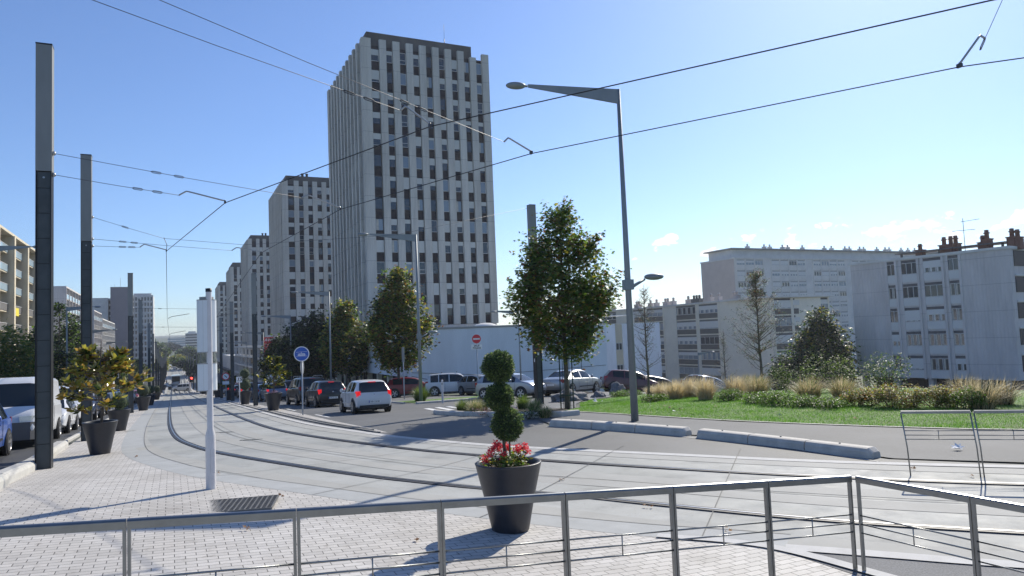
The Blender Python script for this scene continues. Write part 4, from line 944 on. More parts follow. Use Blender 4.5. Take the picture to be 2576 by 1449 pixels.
text('lettering', 'SAUF', .15, T(0, -.053, zc_-.42) @ FM, 'sblack', pl, .001, .004); text('lettering', 'POLICE', .15, T(0, -.053, zc_-.56) @ FM, 'sblack', pl, .001, .004)
x, y, _ = G(603, 1021); th = thing('speed_plate', 'small white square plate reading 15 on a thin post beside a tram pole', 'road sign', on(x, y), R(-16))
zc_ = (EYE+ray(601, 955)*(y/ray(601, 955).y)).z-gz(x, y); post(th, zc_+.1, .03, 'white')
pl = MB().box(-.20, .20, -.05, -.035, zc_-.20, zc_+.20).build('plate', 'swhite', th); text('lettering', '15', .36, T(0, -.051, zc_) @ FM, 'sblack', pl, .001, .008, shear=.3)
x, y, _ = G(569, 1010); th = thing('speed_sign', 'small round sign with a red ring behind the queue, near the white housing', 'road sign', on(x, y), R(-14))
zc_ = (EYE+ray(567, 947)*(y/ray(567, 947).y)).z-gz(x, y); post(th, zc_+.1)
MB().disc((0, -.04, zc_), .36, (0, -1, 0), .012, 28).build('sign_rim', 'sred', th); MB().disc((0, -.053, zc_), .27, (0, -1, 0), .003, 28).build('sign_face', 'swhite', th)
MB().box(-.3, .3, -.05, -.04, zc_-.75, zc_-.45).build('plate', 'swhite', th)
q = MB().box(-.16, .16, -.0575, -.0562, -.03, .03, mtx=T(0, 0, zc_) @ Matrix.Rotation(R(45), 4, 'Y')).build('symbol', 'sblack', th)
th = thing('sign_post', 'thin post with an edge-on plate beside the tuft of grass on the right', 'road sign', on(14.0, 46.6), 0)
post(th, 3.5, .035); MB().box(-.02, .02, -.25, .25, 2.5, 3.5).build('plate', 'sgrey', th)
th = thing('bollard_post', 'short white post on the right footway behind the traffic island', 'bollard', on(13.07, 36.45)); MB().lathe([(.055, -.05), (.055, 1.2), (.045, 1.26), (.0, 1.27)], 12).build('post', 'white', th); MB().lathe([(.057, 1.0), (.057, 1.1)], 12).build('band', 'sgrey', th)
x, y, _ = G(284, 1062); th = thing('marker_post', 'slim white post with a grey box on top, behind the magnolia planter', 'post', on(x, y))
zz = (EYE+ray(282, 930)*(y/ray(282, 930).y)).z-gz(x, y); MB().lathe([(.075, -.05), (.07, zz-.25), (.0, zz-.24)], 12).build('post', 'white', th); MB().box(-.26, .26, -.10, .10, zz-.42, zz+.1).build('box', 'sgrey', th)
# far traffic signal with a lit red lens
x, y = 3.64, 185.7; th = thing('traffic_signal', 'far white signal post with a lit red light, beside the crossing van', 'traffic light', on(x, y))
MB().lathe([(.22, 0), (.2, 3.6), (.0, 3.65)], 10).build('post', 'white', th); MB().box(-.1, .75, -.22, -.05, 2.5, 3.9).build('signal_head', 'black', th)
MB().disc((.38, -.23, 3.4), .24, (0, -1, 0), .03, 16).build('red_lens', 'redlit', th)
th = thing('traffic_signal', 'second small signal on the right side of the crossing, dark headed', 'traffic light', on(5.4, 160.0))
MB().lathe([(.12, 0), (.1, 3.2), (.0, 3.25)], 10).build('post', 'lamp', th); MB().box(-.2, .2, -.2, 0, 2.6, 3.5).build('signal_head', 'black', th)

# ------------------------------------------------------------------ railings
def posts_and_rails(th, P, H, bars, stub, lean=0., hw=.026, hh=.066, open_start=True):
    """P: base points of the posts (Vector); one panel between each pair"""
    for i in range(len(P)-1):
        a, b = P[i], P[i+1]; d = b-a; L = d.length; u = d.normalized(); o = u*.004; dn = Vector((u.x, u.y, 0)).normalized(); nrm = Vector((dn.y, -dn.x, 0))
        A = a+Vector((0, 0, H))+u*.003; B = b+Vector((0, 0, H))-u*.003
        mb = MB(); prof = [(-hw, -hh), (-hw, -.016), (-hw*.7, -.004), (0, 0), (hw*.7, -.004), (hw, -.016), (hw, -hh)]
        mb.sweep([A, B], prof, smooth=False); mb.build('handrail', 'steel', th)
        for e, s in ((a, 1), (b, -1)):
            c = e+u*(.004*s); mb = MB(); vs = []
            for z, off in ((-.05, 0), (H-hh-.001, lean)):
                for k in (0, .020*s):
                    for q in (-.02, .02): vs.append(c+u*k+nrm*(q+off)+Vector((0, 0, z)))
            mb.add(vs, [(0, 1, 3, 2), (4, 6, 7, 5), (0, 4, 5, 1), (1, 5, 7, 3), (3, 7, 6, 2), (2, 6, 4, 0)]); mb.build('post', 'steel', th)
        for z in bars: MB().tube([a+u*.024+Vector((0, 0, z))+nrm*lean*z/H, b-u*.024+Vector((0, 0, z))+nrm*lean*z/H], .0075, 6).build('bar', 'steel', th)
        m = (a+b)/2; MB().tube([m+Vector((0, 0, bars[0]))+nrm*lean*bars[0]/H, m+Vector((0, 0, bars[-1]))+nrm*lean*bars[-1]/H], .006, 5).build('stub', 'steel', th)
c = Vector((6.12, 5.11, 0)); w = Vector((-.28, 5.40, .41)); c.z = .0
zt0 = Vector((6.12, 5.11, -.02)); uu = (Vector((-.28, 5.4, 0))-Vector((6.12, 5.11, 0)))/6
P = [Vector((6.12, 5.11, 0))+uu*k for k in range(-0, 9)]
P = [Vector((p.x, p.y, -.045+.0735*k)) for k, p in enumerate(P)]
th = thing('railing', 'long brushed steel railing crossing the foreground from the left edge to its corner', 'railing'); posts_and_rails(th, P, 1.0, (.61, .525, .44), 0)
P = [Vector((6.15, 5.06, -.045)), Vector((6.27, 4.0, -.06)), Vector((6.39, 2.94, -.08)), Vector((6.5, 1.9, -.1))]
th = thing('railing', 'shorter steel railing leading from the corner to the lower right edge', 'railing'); posts_and_rails(th, P, 1.0, (.61, .525, .44), 0)
th = thing('crossing_barrier', 'slender steel barrier beyond the tracks at the right edge, before the lawn', 'railing')
B0 = Vector((10.54, 7.66, .0)); ub = Vector((.74, -.67, 0))
P = [B0+ub*(1.02*k) for k in range(4)]
for a, b in zip(P[:-1], P[1:]):
    b = b-ub*.05; nr = Vector((-.67, -.74, 0))*-.0; H = 1.04
    lean = Vector((-.10, .02, 0))
    for e in (a, b): MB().tube([e, e+Vector((0, 0, .45))+lean*.25, e+lean+Vector((0, 0, H-.03))], .011, 6).build('post', 'steel', th)
    MB().sweep([a+lean+Vector((0, 0, H)), b+lean+Vector((0, 0, H))], [(-.022, -.05), (-.022, -.012), (0, 0), (.022, -.012), (.022, -.05)]).build('handrail', 'steel', th)
    for z in (.72, .65, .585): MB().tube([a+lean*(z/H)+Vector((0, 0, z)), b+lean*(z/H)+Vector((0, 0, z))], .007, 5).build('bar', 'steel', th)
    m = (a+b)/2+lean*.65; MB().tube([m+Vector((0, 0, .585)), m+Vector((0, 0, .72))], .006, 5).build('stub', 'steel', th)

# ------------------------------------------------------------------ foliage
LEAF = {'maple': [(-.5, .0), (-.28, .30), (-.5, .62), (-.12, .58), (0, 1.0), (.12, .58), (.5, .62), (.28, .30), (.5, .0), (0, .10)],
        'oval': [(0, 0), (-.22, .3), (-.20, .68), (0, 1.0), (.20, .68), (.22, .3)], 'tiny': [(0, 0), (-.3, .45), (0, 1), (.3, .45)]}
def leaves(P, size, shape, nm, flat=.5, droop=0., mi=None, nrm=None, jit=.3):
    """numpy leaf cloud -> (verts, faces, material index)"""
    n = len(P); S = np.array(LEAF[shape]); k = len(S)
    a = rng.uniform(0, 2*PI, n); d = np.stack([np.cos(a), np.sin(a), rng.normal(-droop, .45, n)], 1)
    if nrm is not None: d = nrm*.55+d*.75
    d /= np.linalg.norm(d, axis=1)[:, None]
    up = np.stack([rng.normal(0, 1-flat, n), rng.normal(0, 1-flat, n), np.ones(n)], 1)
    s = np.cross(d, up); s /= np.linalg.norm(s, axis=1)[:, None]+1e-9; w = np.cross(s, d)
    sz = size*rng.uniform(1-jit, 1+jit, n)
    V = P[:, None, :] + (s[:, None, :]*S[None, :, 0, None] + d[:, None, :]*S[None, :, 1, None] - w[:, None, :]*(.35*(np.abs(S[None, :, 0, None]))))*sz[:, None, None]
    F = np.arange(n*k).reshape(n, k)
    return V.reshape(-1, 3), F, (rng.integers(0, nm, n) if mi is None else mi)
def cloud(name, V, F, mi, mats, parent=None, loc=None):
    me = bpy.data.meshes.new(name); me.from_pydata(V.tolist(), [], F.tolist())
    for k in mats: me.materials.append(M[k])
    me.polygons.foreach_set('material_index', np.asarray(mi, dtype=np.int32)); me.update()
    return link(name, me, parent, loc)
def crown_points(h0, h1, rad, ncl, per, spread, prof, cx=0, cy=0, inner=.35):
    """clusters of leaves through a crown whose radius follows prof(t)"""
    C = []; 
    while len(C) < ncl:
        t = rng.uniform(0, 1); rr = rad*prof(t)
        if rng.uniform() > prof(t)**1.3: continue
        a = rng.uniform(0, 2*PI); q = math.sqrt(rng.uniform(inner, 1)) * rr * (1+.16*math.sin(3*a+5*t)+.10*math.sin(7*a+9*t))
        C.append((cx+q*math.cos(a), cy+q*math.sin(a), h0+(h1-h0)*t))
    C = np.array(C); P = np.repeat(C, per, 0)+rng.normal(0, spread, (ncl*per, 3))*np.array([1, 1, .8])
    return C, P
def tree(name, label, x, y, h, rad, h0, mats, ncl=130, per=60, leaf=.13, prof=None, seed=1, group=None, tr=.07, cat='tree', zz=None, spread=.24, lean=(0, 0), weights=None, sprigs=True, nsp=46):
    z = gz(x, y) if zz is None else zz; th = thing(name, label, cat, (x, y, z), 0, group)
    prof = prof or (lambda t: math.sin(PI*min(1, (t+.10)/1.12)**.80)**.75)
    C, P = crown_points(h0, h-.25, rad, ncl, per, spread, prof)
    if sprigs:
        top = C[rng.integers(0, ncl, nsp)]; ext = []
        for c in top:
            d = np.array([c[0]*.5, c[1]*.5, .55]); d /= np.linalg.norm(d)+1e-9
            for k in range(14): ext.append(c+d*(.12+.045*k)+rng.normal(0, .035, 3))
        P = np.concatenate([P, np.array(ext)])
    mi = None
    if weights: mi = rng.choice(len(mats), len(P), p=weights)
    V, F, m_ = leaves(P, leaf, 'maple' if leaf < .3 else 'tiny', len(mats), droop=.35, mi=mi)
    cloud('crown', V, F, m_, mats, th)
    mb = MB(); pts = []; n = 7
    for k in range(n+1):
        t = k/n; pts.append((.03*math.sin(k*1.3)*t, .03*math.cos(k*1.7)*t, -.1+(h*.9+.1)*t))
    mb.tube(pts, [tr*(1-.85*k/n)+.008 for k in range(n+1)], 9)
    for c in C[rng.integers(0, ncl, 42)]:
        c = Vector(c); b = max(h0*.8, c.z-.55*Vector((c.x, c.y)).length-.2); p = Vector((0, 0, b)); mdl = p.lerp(c, .5)+Vector((0, 0, -.05))
        mb.tube([p, mdl, c], [tr*.32, tr*.2, .006], 5)
    mb.build('trunk', 'bark', th)
    return th
MAPLE = ['leafg', 'leafg', 'leafy', 'leafr', 'leafd']
th = tree('maple_tree', 'round crowned young maple in a stake cage, in front of the tall dark pole', 12.76, 22.43, 7.5, 1.92, 2.0, MAPLE, 290, 58, .135, seed=3, weights=[.33, .31, .12, .11, .13], tr=.095,
          prof=lambda t: (.36+.64*math.sin(PI*min(1, t/.62)/2)) if t < .36 else max(.08, 1.0-((t-.36)/.64)**1.15*.92), spread=.25, nsp=120)
for k in range(8):
    a = 2*PI*k/8; 
    MB().tube([(.25*math.cos(a), .25*math.sin(a), -.05), (.24*math.cos(a), .24*math.sin(a), 1.95)], .012, 5).build('stake', 'stake', th)
for z in (.5, 1.8): MB().lathe([(.235, z), (.25, z+.015), (.25, z+.03), (.235, z+.03)], 16).build('hoop', 'stake', th)
GOLD = ['leafg', 'leafy', 'leafr', 'leafd', 'leafg']
cone = lambda t: (.42+.58*math.sin(PI*min(1, t/.5)/2)) if t < .34 else max(.10, 1.0-((t-.34)/.66)**1.05*.88)
tree('maple_tree', 'golden green maple right beside the tall lamp, before the near tower', 15.0, 51.2, 9.8, 2.35, 2.3, GOLD, 280, 46, .22, seed=4, group='street maples on the right', weights=[.30, .27, .14, .19, .10], tr=.12, spread=.34, prof=cone)
tree('maple_tree', 'smaller golden green maple left of the one by the lamp', 15.3, 70, 9.4, 2.55, 2.2, GOLD, 240, 44, .27, seed=5, group='street maples on the right', weights=[.32, .24, .1, .24, .10], tr=.12, spread=.38, prof=cone)
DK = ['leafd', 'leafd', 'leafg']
tree('maple_tree', 'dark maple above the dark hatchback and the people carrier', 15.3, 86, 9.9, 3.4, 1.6, DK, 240, 46, .36, seed=6, group='street maples on the right', tr=.13, spread=.45, prof=cone, weights=[.55, .33, .12])
tree('maple_tree', 'dark maple behind the potted magnolia on the island', 15.5, 101, 9.8, 3.6, 1.6, DK, 220, 46, .40, seed=7, group='street maples on the right', tr=.13, spread=.5, prof=cone, weights=[.55, .33, .12])
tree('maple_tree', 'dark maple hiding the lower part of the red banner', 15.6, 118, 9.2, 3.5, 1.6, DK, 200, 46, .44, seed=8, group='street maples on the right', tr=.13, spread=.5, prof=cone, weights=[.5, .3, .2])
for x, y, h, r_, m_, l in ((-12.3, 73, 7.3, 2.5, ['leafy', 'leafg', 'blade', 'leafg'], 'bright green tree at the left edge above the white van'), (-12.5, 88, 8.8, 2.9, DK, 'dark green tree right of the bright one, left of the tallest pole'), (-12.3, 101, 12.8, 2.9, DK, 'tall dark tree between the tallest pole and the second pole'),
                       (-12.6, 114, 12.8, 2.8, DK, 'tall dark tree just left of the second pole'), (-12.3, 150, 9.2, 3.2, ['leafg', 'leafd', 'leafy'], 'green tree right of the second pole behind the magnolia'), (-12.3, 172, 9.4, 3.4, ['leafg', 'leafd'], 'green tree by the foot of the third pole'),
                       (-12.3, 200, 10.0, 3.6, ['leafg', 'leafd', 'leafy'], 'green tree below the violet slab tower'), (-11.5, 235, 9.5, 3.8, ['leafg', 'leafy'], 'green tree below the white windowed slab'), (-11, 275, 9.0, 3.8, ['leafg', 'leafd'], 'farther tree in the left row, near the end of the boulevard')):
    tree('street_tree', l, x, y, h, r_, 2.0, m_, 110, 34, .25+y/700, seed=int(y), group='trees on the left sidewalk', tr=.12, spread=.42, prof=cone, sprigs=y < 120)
for k, (u, v, y, w, m_) in enumerate(((408, 862, 620, 11, ['leafg', 'leafd']), (398, 888, 470, 9, ['leafy', 'leafg']), (386, 852, 900, 16, ['leafd', 'leafg']), (447, 893, 520, 11, ['leafg', 'leafy']), (462, 878, 700, 13, ['leafg', 'leafd']), (437, 866, 900, 15, ['leafd']), (478, 870, 640, 13, ['leafg', 'leafd']), (488, 905, 330, 8.5, ['leafd', 'leafg']), (470, 915, 420, 8, ['leafd']), (452, 906, 470, 8, ['leafd', 'leafg']), (500, 885, 420, 12, ['leafg', 'leafd']), (515, 900, 300, 9, ['leafd']), (424, 868, 1100, 18, ['leafd']), (455, 862, 1250, 22, ['leafd', 'leafg']), (405, 900, 380, 7, ['leafg', 'leafy']))):
    d = ray(u, v); t = y/d.y; p = EYE+d*t; g = gfar(p.x, y); h = p.z-g
    tree('distant_tree', 'hazy tree among the others filling the dip at the far end of the street', p.x, y, max(5, h), w/2, max(5, h)*.18, m_, 60, 26, y/420, group='distant trees at the end of the street', tr=.3, spread=w*.085, sprigs=False, seed=k, zz=g)
tree('street_tree', 'big dark green tree pressed against the left side of the grey block on stilts', 73.3, 64.0, 11.8, 3.3, .6, ['leafd', 'leafg', 'leafd', 'leafy'], 260, 60, .42, seed=40, tr=.2, spread=.62, weights=[.45, .25, .22, .08], prof=lambda t: (.85+.15*math.sin(t*9)) if t < .45 else max(.12, 1-((t-.45)/.55)**1.3*.9))
tree('street_tree', 'lower dark bush tree left of the big dark tree', 71.0, 66, 6.4, 3.2, .4, DK, 200, 50, .46, seed=41, tr=.15, spread=.5, prof=lambda t: math.sin(PI*min(1, (t+.2)/1.25))**.6)
tree('street_tree', 'feathery tree cut off by the right picture edge', 62.5, 30.5, 9.6, 1.9, 4.2, ['leafd', 'leafr'], 46, 24, .20, seed=42, tr=.12, spread=.35)
def bare_tree(x, y, h, r_, label, seed, n=60, lf=8):
    rr = random.Random(seed); th = thing('young_tree', label, 'tree', on(x, y), 0, 'thin young trees on the lawn'); mb = MB()
    mb.tube([(.02*math.sin(k), .02*math.cos(k*2), -.1+(h+.1)*k/8) for k in range(9)], [.065*(1-k/8.6)+.004 for k in range(9)], 7); tips = []
    for k in range(n):
        tt = rr.random()**.8; z = h*(.16+.78*tt); a = k*2.4+rr.gauss(0, .5); L = r_*(1.08-tt)**.7*rr.uniform(.35, 1.15); p = Vector((0, 0, z)); el = rr.uniform(.45, 1.25)
        pts = [p]; dd = Vector((math.cos(a), math.sin(a), el*.55)).normalized()
        for q_ in range(5):
            dd = (dd+Vector((rr.gauss(0, .16), rr.gauss(0, .16), rr.gauss(.10, .12)))).normalized(); pts.append(pts[-1]+dd*L*.24)
        mb.tube(pts, [.016, .013, .010, .008, .005, .003], 4); e = pts[-1]
        for j in range(6):
            q = pts[rr.randint(1, 5)]; f = q+Vector((rr.uniform(-.4, .4), rr.uniform(-.4, .4), rr.uniform(-.1, .45)))*(L*.55+.1); mb.tube([q, q.lerp(f, .5)+Vector((0, 0, -.02)), f], [.006, .004, .002], 3); tips += [f, q.lerp(f, .5), q.lerp(f, .75)]
        tips.append(e)
    mb.build('trunk', 'bark', th)
    P = np.array([t for t in tips for _ in range(lf)])+rng.normal(0, .07, (len(tips)*lf, 3))
    V, F, m_ = leaves(P, .055, 'oval', 3, droop=.2); cloud('crown', V, F, m_, ['leafd', 'leafg', 'leafr'], th)
bare_tree(20.1, 27.6, 5.3, 1.35, 'thin leafless tree just right of the big lamp post', 1, 66, 1)
bare_tree(33.4, 37.2, 5.2, 1.1, 'smallest leafless tree before the ivory block', 2, 50, 1)
bare_tree(23.8, 24.2, 5.5, 1.75, 'widest thin tree with sparse green leaves, between the ivory block and its end wing', 3, 92, 4)

def shrub(name, label, x, y, rx, ry, h, mats, n=2600, leaf=.05, group=None, cat='shrub', shape='oval', lumps=5, stems=False):
    th = thing(name, label, cat, on(x, y), 0, group); L = [(0, 0, h*.45, .62)]+[(rng.uniform(-.55, .55)*rx, rng.uniform(-.55, .55)*ry, h*rng.uniform(.25, .68), rng.uniform(.34, .55)) for _ in range(lumps)]
    P = []
    for (a, b, c, s) in L:
        m_ = int(n/len(L)); d = rng.normal(0, 1, (m_, 3)); d /= np.linalg.norm(d, axis=1)[:, None]; q = d*np.array([rx*s, ry*s, h*s*.85])*rng.uniform(.45, 1.06, (m_, 1))+np.array([a, b, c]); P.append(q)
    P = np.concatenate(P); P = P[P[:, 2] > .0]; V, F, m_ = leaves(P, leaf, shape, len(mats), flat=.3); cloud('foliage', V, F, m_, mats, th)
    mb = MB()
    for k in range(9): mb.tube([(rng.uniform(-.2, .2)*rx, rng.uniform(-.2, .2)*ry, -.05), (rng.uniform(-.6, .6)*rx, rng.uniform(-.6, .6)*ry, h*.7)], [.014, .005], 4)
    mb.build('stems', 'bark', th)
    return th
def tuft(name, label, x, y, r, h, mats, n=420, group=None, cat='ornamental grass', arch=.55, w=.007, wind=(.10, -.05)):
    th = thing(name, label, cat, on(x, y), 0, group); vs = []; fs = []; mi = []
    for k in range(n):
        a = rng.uniform(0, 2*PI); b = rng.uniform(0, 1)**.6*r*.30; p = Vector((b*math.cos(a), b*math.sin(a), 0)); a2 = a+rng.normal(0, .7); L = h*rng.uniform(.45, 1.12); o = r*rng.uniform(.05, 1.05)*(.6+.4*rng.uniform())
        wx, wy = wind[0]*L, wind[1]*L
        pts = [p]
        for t in (.35, .62, .84, 1.): pts.append(p+Vector((math.cos(a2)*o*t**1.6+wx*t*t, math.sin(a2)*o*t**1.6+wy*t*t, L*(t-(arch*.75*(o/r))*t**3))))
        s = Vector((-math.sin(a2), math.cos(a2), 0))*w; i = len(vs); m_ = int(rng.integers(0, len(mats)))
        for q, k_ in zip(pts[:-1], (1, .85, .6, .35)): vs += [q-s*k_, q+s*k_]
        vs.append(pts[-1])
        for q in range(3): fs.append((i+2*q, i+2*q+1, i+2*q+3, i+2*q+2)); mi.append(m_)
        fs.append((i+6, i+7, i+8)); mi.append(m_)
    me = bpy.data.meshes.new('blades'); me.from_pydata([tuple(v) for v in vs], [], fs)
    for k in mats: me.materials.append(M[k])
    me.polygons.foreach_set('material_index', mi); me.update(); link('blades', me, th); return th
for k, (u, v, h, r_) in enumerate(((1668, 1004, .95, .75), (1700, 1008, 1.05, .75), (1738, 1004, 1.15, .8), (1775, 1010, 1.15, .7), (1850, 1004, 1.1, .8), (1640, 1000, .7, .6), (1905, 998, 1.05, .95), (2035, 1006, .95, .9), (2120, 1004, .9, .85), (1888, 990, 1.05, .9), (1790, 988, 1.2, .9))):
    p = G(u, v-3); side = ('left end' if u < 1700 else 'middle' if u < 1860 else 'right part'); tuft('feather_grass', 'straw coloured feather grass clump in the '+side+' of the row on the lawn', p.x, p.y, r_*1.15, h*.84, ['straw', 'straw', 'straw2'] if u < 1880 else ['straw', 'straw2', 'bladel'], 800, 'feather grass clumps on the lawn')
for k, (u, v, rx, h, m_) in enumerate(((2045, 975, 1.0, 1.4, 0), (2105, 985, 1.2, 1.6, 0), (2000, 985, .9, 1.1, 0), (2225, 985, 1.1, 1.5, 0), (2260, 975, .8, 1.7, 0), (1885, 985, .9, 1.2, 0), (2200, 1022, .8, .62, 1), (2245, 1026, .9, .72, 1), (2300, 1027, .8, .66, 1), (2350, 1026, .8, .6, 1), (2400, 1026, .8, .68, 1), (2160, 1020, .6, .5, 1), (2440, 1030, .8, .6, 2), (1830, 1010, .9, .42, 2), (1900, 1016, .9, .40, 2), (1960, 1020, 1.0, .5, 2), (2020, 1024, .9, .4, 2), (1590, 995, .8, .35, 2), (1560, 1000, .8, .35, 2), (1650, 1012, .6, .35, 2), (2090, 1026, .9, .38, 2))):
    p = G(u, v); mt_ = (['leafg', 'leafd', 'blade', 'bladel'], ['leafr', 'leafy', 'leafy', 'leafg', 'straw2'], ['blade', 'lb0', 'blade', 'leafg'])[m_]
    lab = ('leafy green bush standing above the lawn planting', 'rusty green low shrub in front of the grey block', 'low green ground plant at the back edge of the lawn')[m_]
    pos = 'left' if u < 1950 else 'middle' if u < 2180 else 'right'
    shrub('bush', lab+', '+pos+' group', p.x, p.y, rx, rx*.8, h, mt_, 1700, .075 if m_ == 0 else .06, 'bushes along the back of the lawn')
for u, v, h, r_ in ((2470, 1028, .9, 1.0), (2425, 1005, .8, .8), (2520, 1018, .8, .9)):
    p = G(u, v); tuft('feather_grass', 'dull straw grass clump near the barrier at the right edge', p.x, p.y, r_, h, ['straw', 'straw2', 'leafd'], 620, 'dull grass clumps at the right edge')
# traffic island planting
for u, v, h, r_, mt_ in ((1165, 1040, .62, .62, ['bladel', 'blade', 'blade']), (1195, 1045, .66, .60, ['bladel', 'blade', 'straw']), (1215, 1036, .5, .5, ['blade', 'bladel']), (1315, 1030, .62, .6, ['blade', 'leafg', 'bladel']), (1345, 1042, .55, .5, ['blade', 'bladel', 'straw']), (1370, 1052, .4, .45, ['bladel', 'straw'])):
    p = G(u, v); tuft('grass_tuft', 'green grass tuft in the traffic island, '+('left' if u < 1260 else 'right')+' of the topiary', p.x, p.y, r_, h, mt_, 700, 'grass tufts in the traffic island')
p = G(1250, 1046); shrub('bush', 'dark mauve low plant in the middle of the traffic island', p.x, p.y, .9, .5, .35, ['leafd', 'leafr', 'pink'], 900, .05)
p = G(1330, 1056); shrub('bush', 'low green plant at the right end of the traffic island', p.x, p.y, .8, .5, .40, ['leafg', 'blade', 'leafd'], 900, .05)
tuft('grass_tuft', 'spiky green tuft beside the thin post right of the white hatchback', 13.3, 41.0, .95, 1.0, ['bladel', 'blade', 'blade'], 900, w=.012)
# lawn blades
n = 95000; lp = [p for p in lawnP]
def inside(x, y):
    c = False; j = len(lp)-1
    for i in range(len(lp)):
        if (lp[i].y > y) != (lp[j].y > y) and x < (lp[j].x-lp[i].x)*(y-lp[i].y)/(lp[j].y-lp[i].y)+lp[i].x: c = not c
        j = i
    return c
vs = []; fs = []; mi = []
while len(fs) < n:
    x = rng.uniform(11.8, 24); y = rng.uniform(5, 30)
    if not inside(x, y) or rng.uniform() > (1.0 if x < 19 else .4): continue
    z = gz(x, y)+.012; a = rng.uniform(0, 2*PI); cl_ = noise.noise(Vector((x*.9, y*.9, 0))); h = rng.uniform(.02, .05)*(1+1.6*max(0, cl_)); dx, dy = .007*math.cos(a), .007*math.sin(a); i = len(vs)
    vs += [(x-dx, y-dy, z), (x+dx, y+dy, z), (x+rng.normal(0, .03), y+rng.normal(0, .03), z+h)]; fs.append((i, i+1, i+2)); mi.append(int(rng.integers(0, 3)))
me = bpy.data.meshes.new('grass'); me.from_pydata(vs, [], fs)
M['lb1'] = mat('lawn blade', (.12, .27, .025), .6, trans=(.20, .48, .04)); M['lb2'] = mat('lawn blade pale', (.17, .32, .045), .6, trans=(.30, .54, .06)); M['lb3'] = mat('lawn blade deep', (.08, .18, .02), .6, trans=(.12, .30, .03))
for k in ('lb1', 'lb2', 'lb3'): me.materials.append(M[k])
me.polygons.foreach_set('material_index', mi); me.update(); tag(link('grass', me), 'bright green blades of grass covering the lawn', 'grass', kind='stuff')

# ------------------------------------------------------------------ planters
def pot(th, s=1., rt=.415, rb=.225, h=.82):
    MB().lathe([(.001, 0), (rb*s, 0), (rb*s+.006, .012), ((rb+.45*(rt-rb))*s, h*.48*s), (rt*s-.004, h*s-.006), (rt*s, h*s), (rt*s-.012, h*s+.008), (rt*s-.05, h*s+.006), (rt*s-.058, h*s-.004), (rt*s-.07, h*s-.09)], 48).build('pot', 'planter', th)
    MB().lathe([(.001, h*s-.055), (rt*s-.066, h*s-.075)], 32).build('soil', 'soil', th)
def ball(th, c, r, n, name='clipped_ball'):
    d = rng.normal(0, 1, (n, 3)); d /= np.linalg.norm(d, axis=1)[:, None]; rad = r*(1+.05*np.sin(5*d[:, 0]+7*d[:, 2]))*rng.uniform(.80, 1.04, n); far_ = rng.uniform(size=n) < .04; rad[far_] *= 1.07
    V, F, m_ = leaves(d*rad[:, None]+np.array(c), .030, 'oval', 3, nrm=d, flat=.2); mi = rng.choice(3, n, p=[.34, .30, .36])
    o = cloud(name, V, F, mi, ['box1', 'box2', 'box2'], th); MB().sphere(c, r*.80, 14, 9).build('core', 'boxin', o)
p = G(1285, 1335); x, y = p.x, p.y
th = thing('topiary_planter', 'dark conical planter with a three ball topiary and red geraniums, behind the railing', 'planter', on(x, y, .013)); pot(th)
def ht(u, v, yy=y): return (EYE+ray(u, v)*(yy/ray(u, v).y))-Vector((x, y, gz(x, y)+.013))
for u, v, r_ in ((1253, 923, .190), (1256, 1000, .168), (1276, 1069, .192)): q = ht(u, v); ball(th, (q.x, 0, q.z), r_, 5200)
q = ht(1262, 1000); MB().tube([(-.03, 0, .72), (-.045, .01, 1.1), (q.x+.02, 0, 1.75)], [.022, .02, .015], 8).build('stem', 'bark', th); MB().tube([(.035, .01, .72), (.03, 0, 1.25)], .012, 8).build('cane', 'bark', th)
gl = []; fl_ = []
for k in range(22):
    a = rng.uniform(0, 2*PI); r_ = rng.uniform(.08, .29); gl.append((r_*math.cos(a)-.05, r_*math.sin(a), .80+rng.uniform(0, .10)))
P = np.repeat(np.array(gl), 22, 0)+rng.normal(0, .045, (22*22, 3)); V, F, m_ = leaves(P, .058, 'oval', 3, flat=.5); cloud('geranium_leaves', V, F, m_, ['leafg', 'leafy', 'blade'], th)
for k, (a, b, c) in enumerate(((-.27, -.10, .97), (-.20, -.02, 1.02), (-.12, -.12, .93), (-.12, .05, 1.05), (.02, .1, 1.0), (.10, -.06, .99), (.16, .02, .97), (.22, -.04, 1.0), (-.30, .02, .89), (.27, .02, .93), (.06, .16, .97), (-.05, .14, .98))):
    P = np.array([[a, b, c]])+rng.uniform(-.040, .040, (90, 3)); V, F, m_ = leaves(P, .032, 'oval', 1, flat=.1); o = cloud('geranium_flower', V, F, m_, ['red'], th); MB().tube([(a*.7, b*.7, .78), (a, b, c)], .004, 4).build('stalk', 'blade', o)
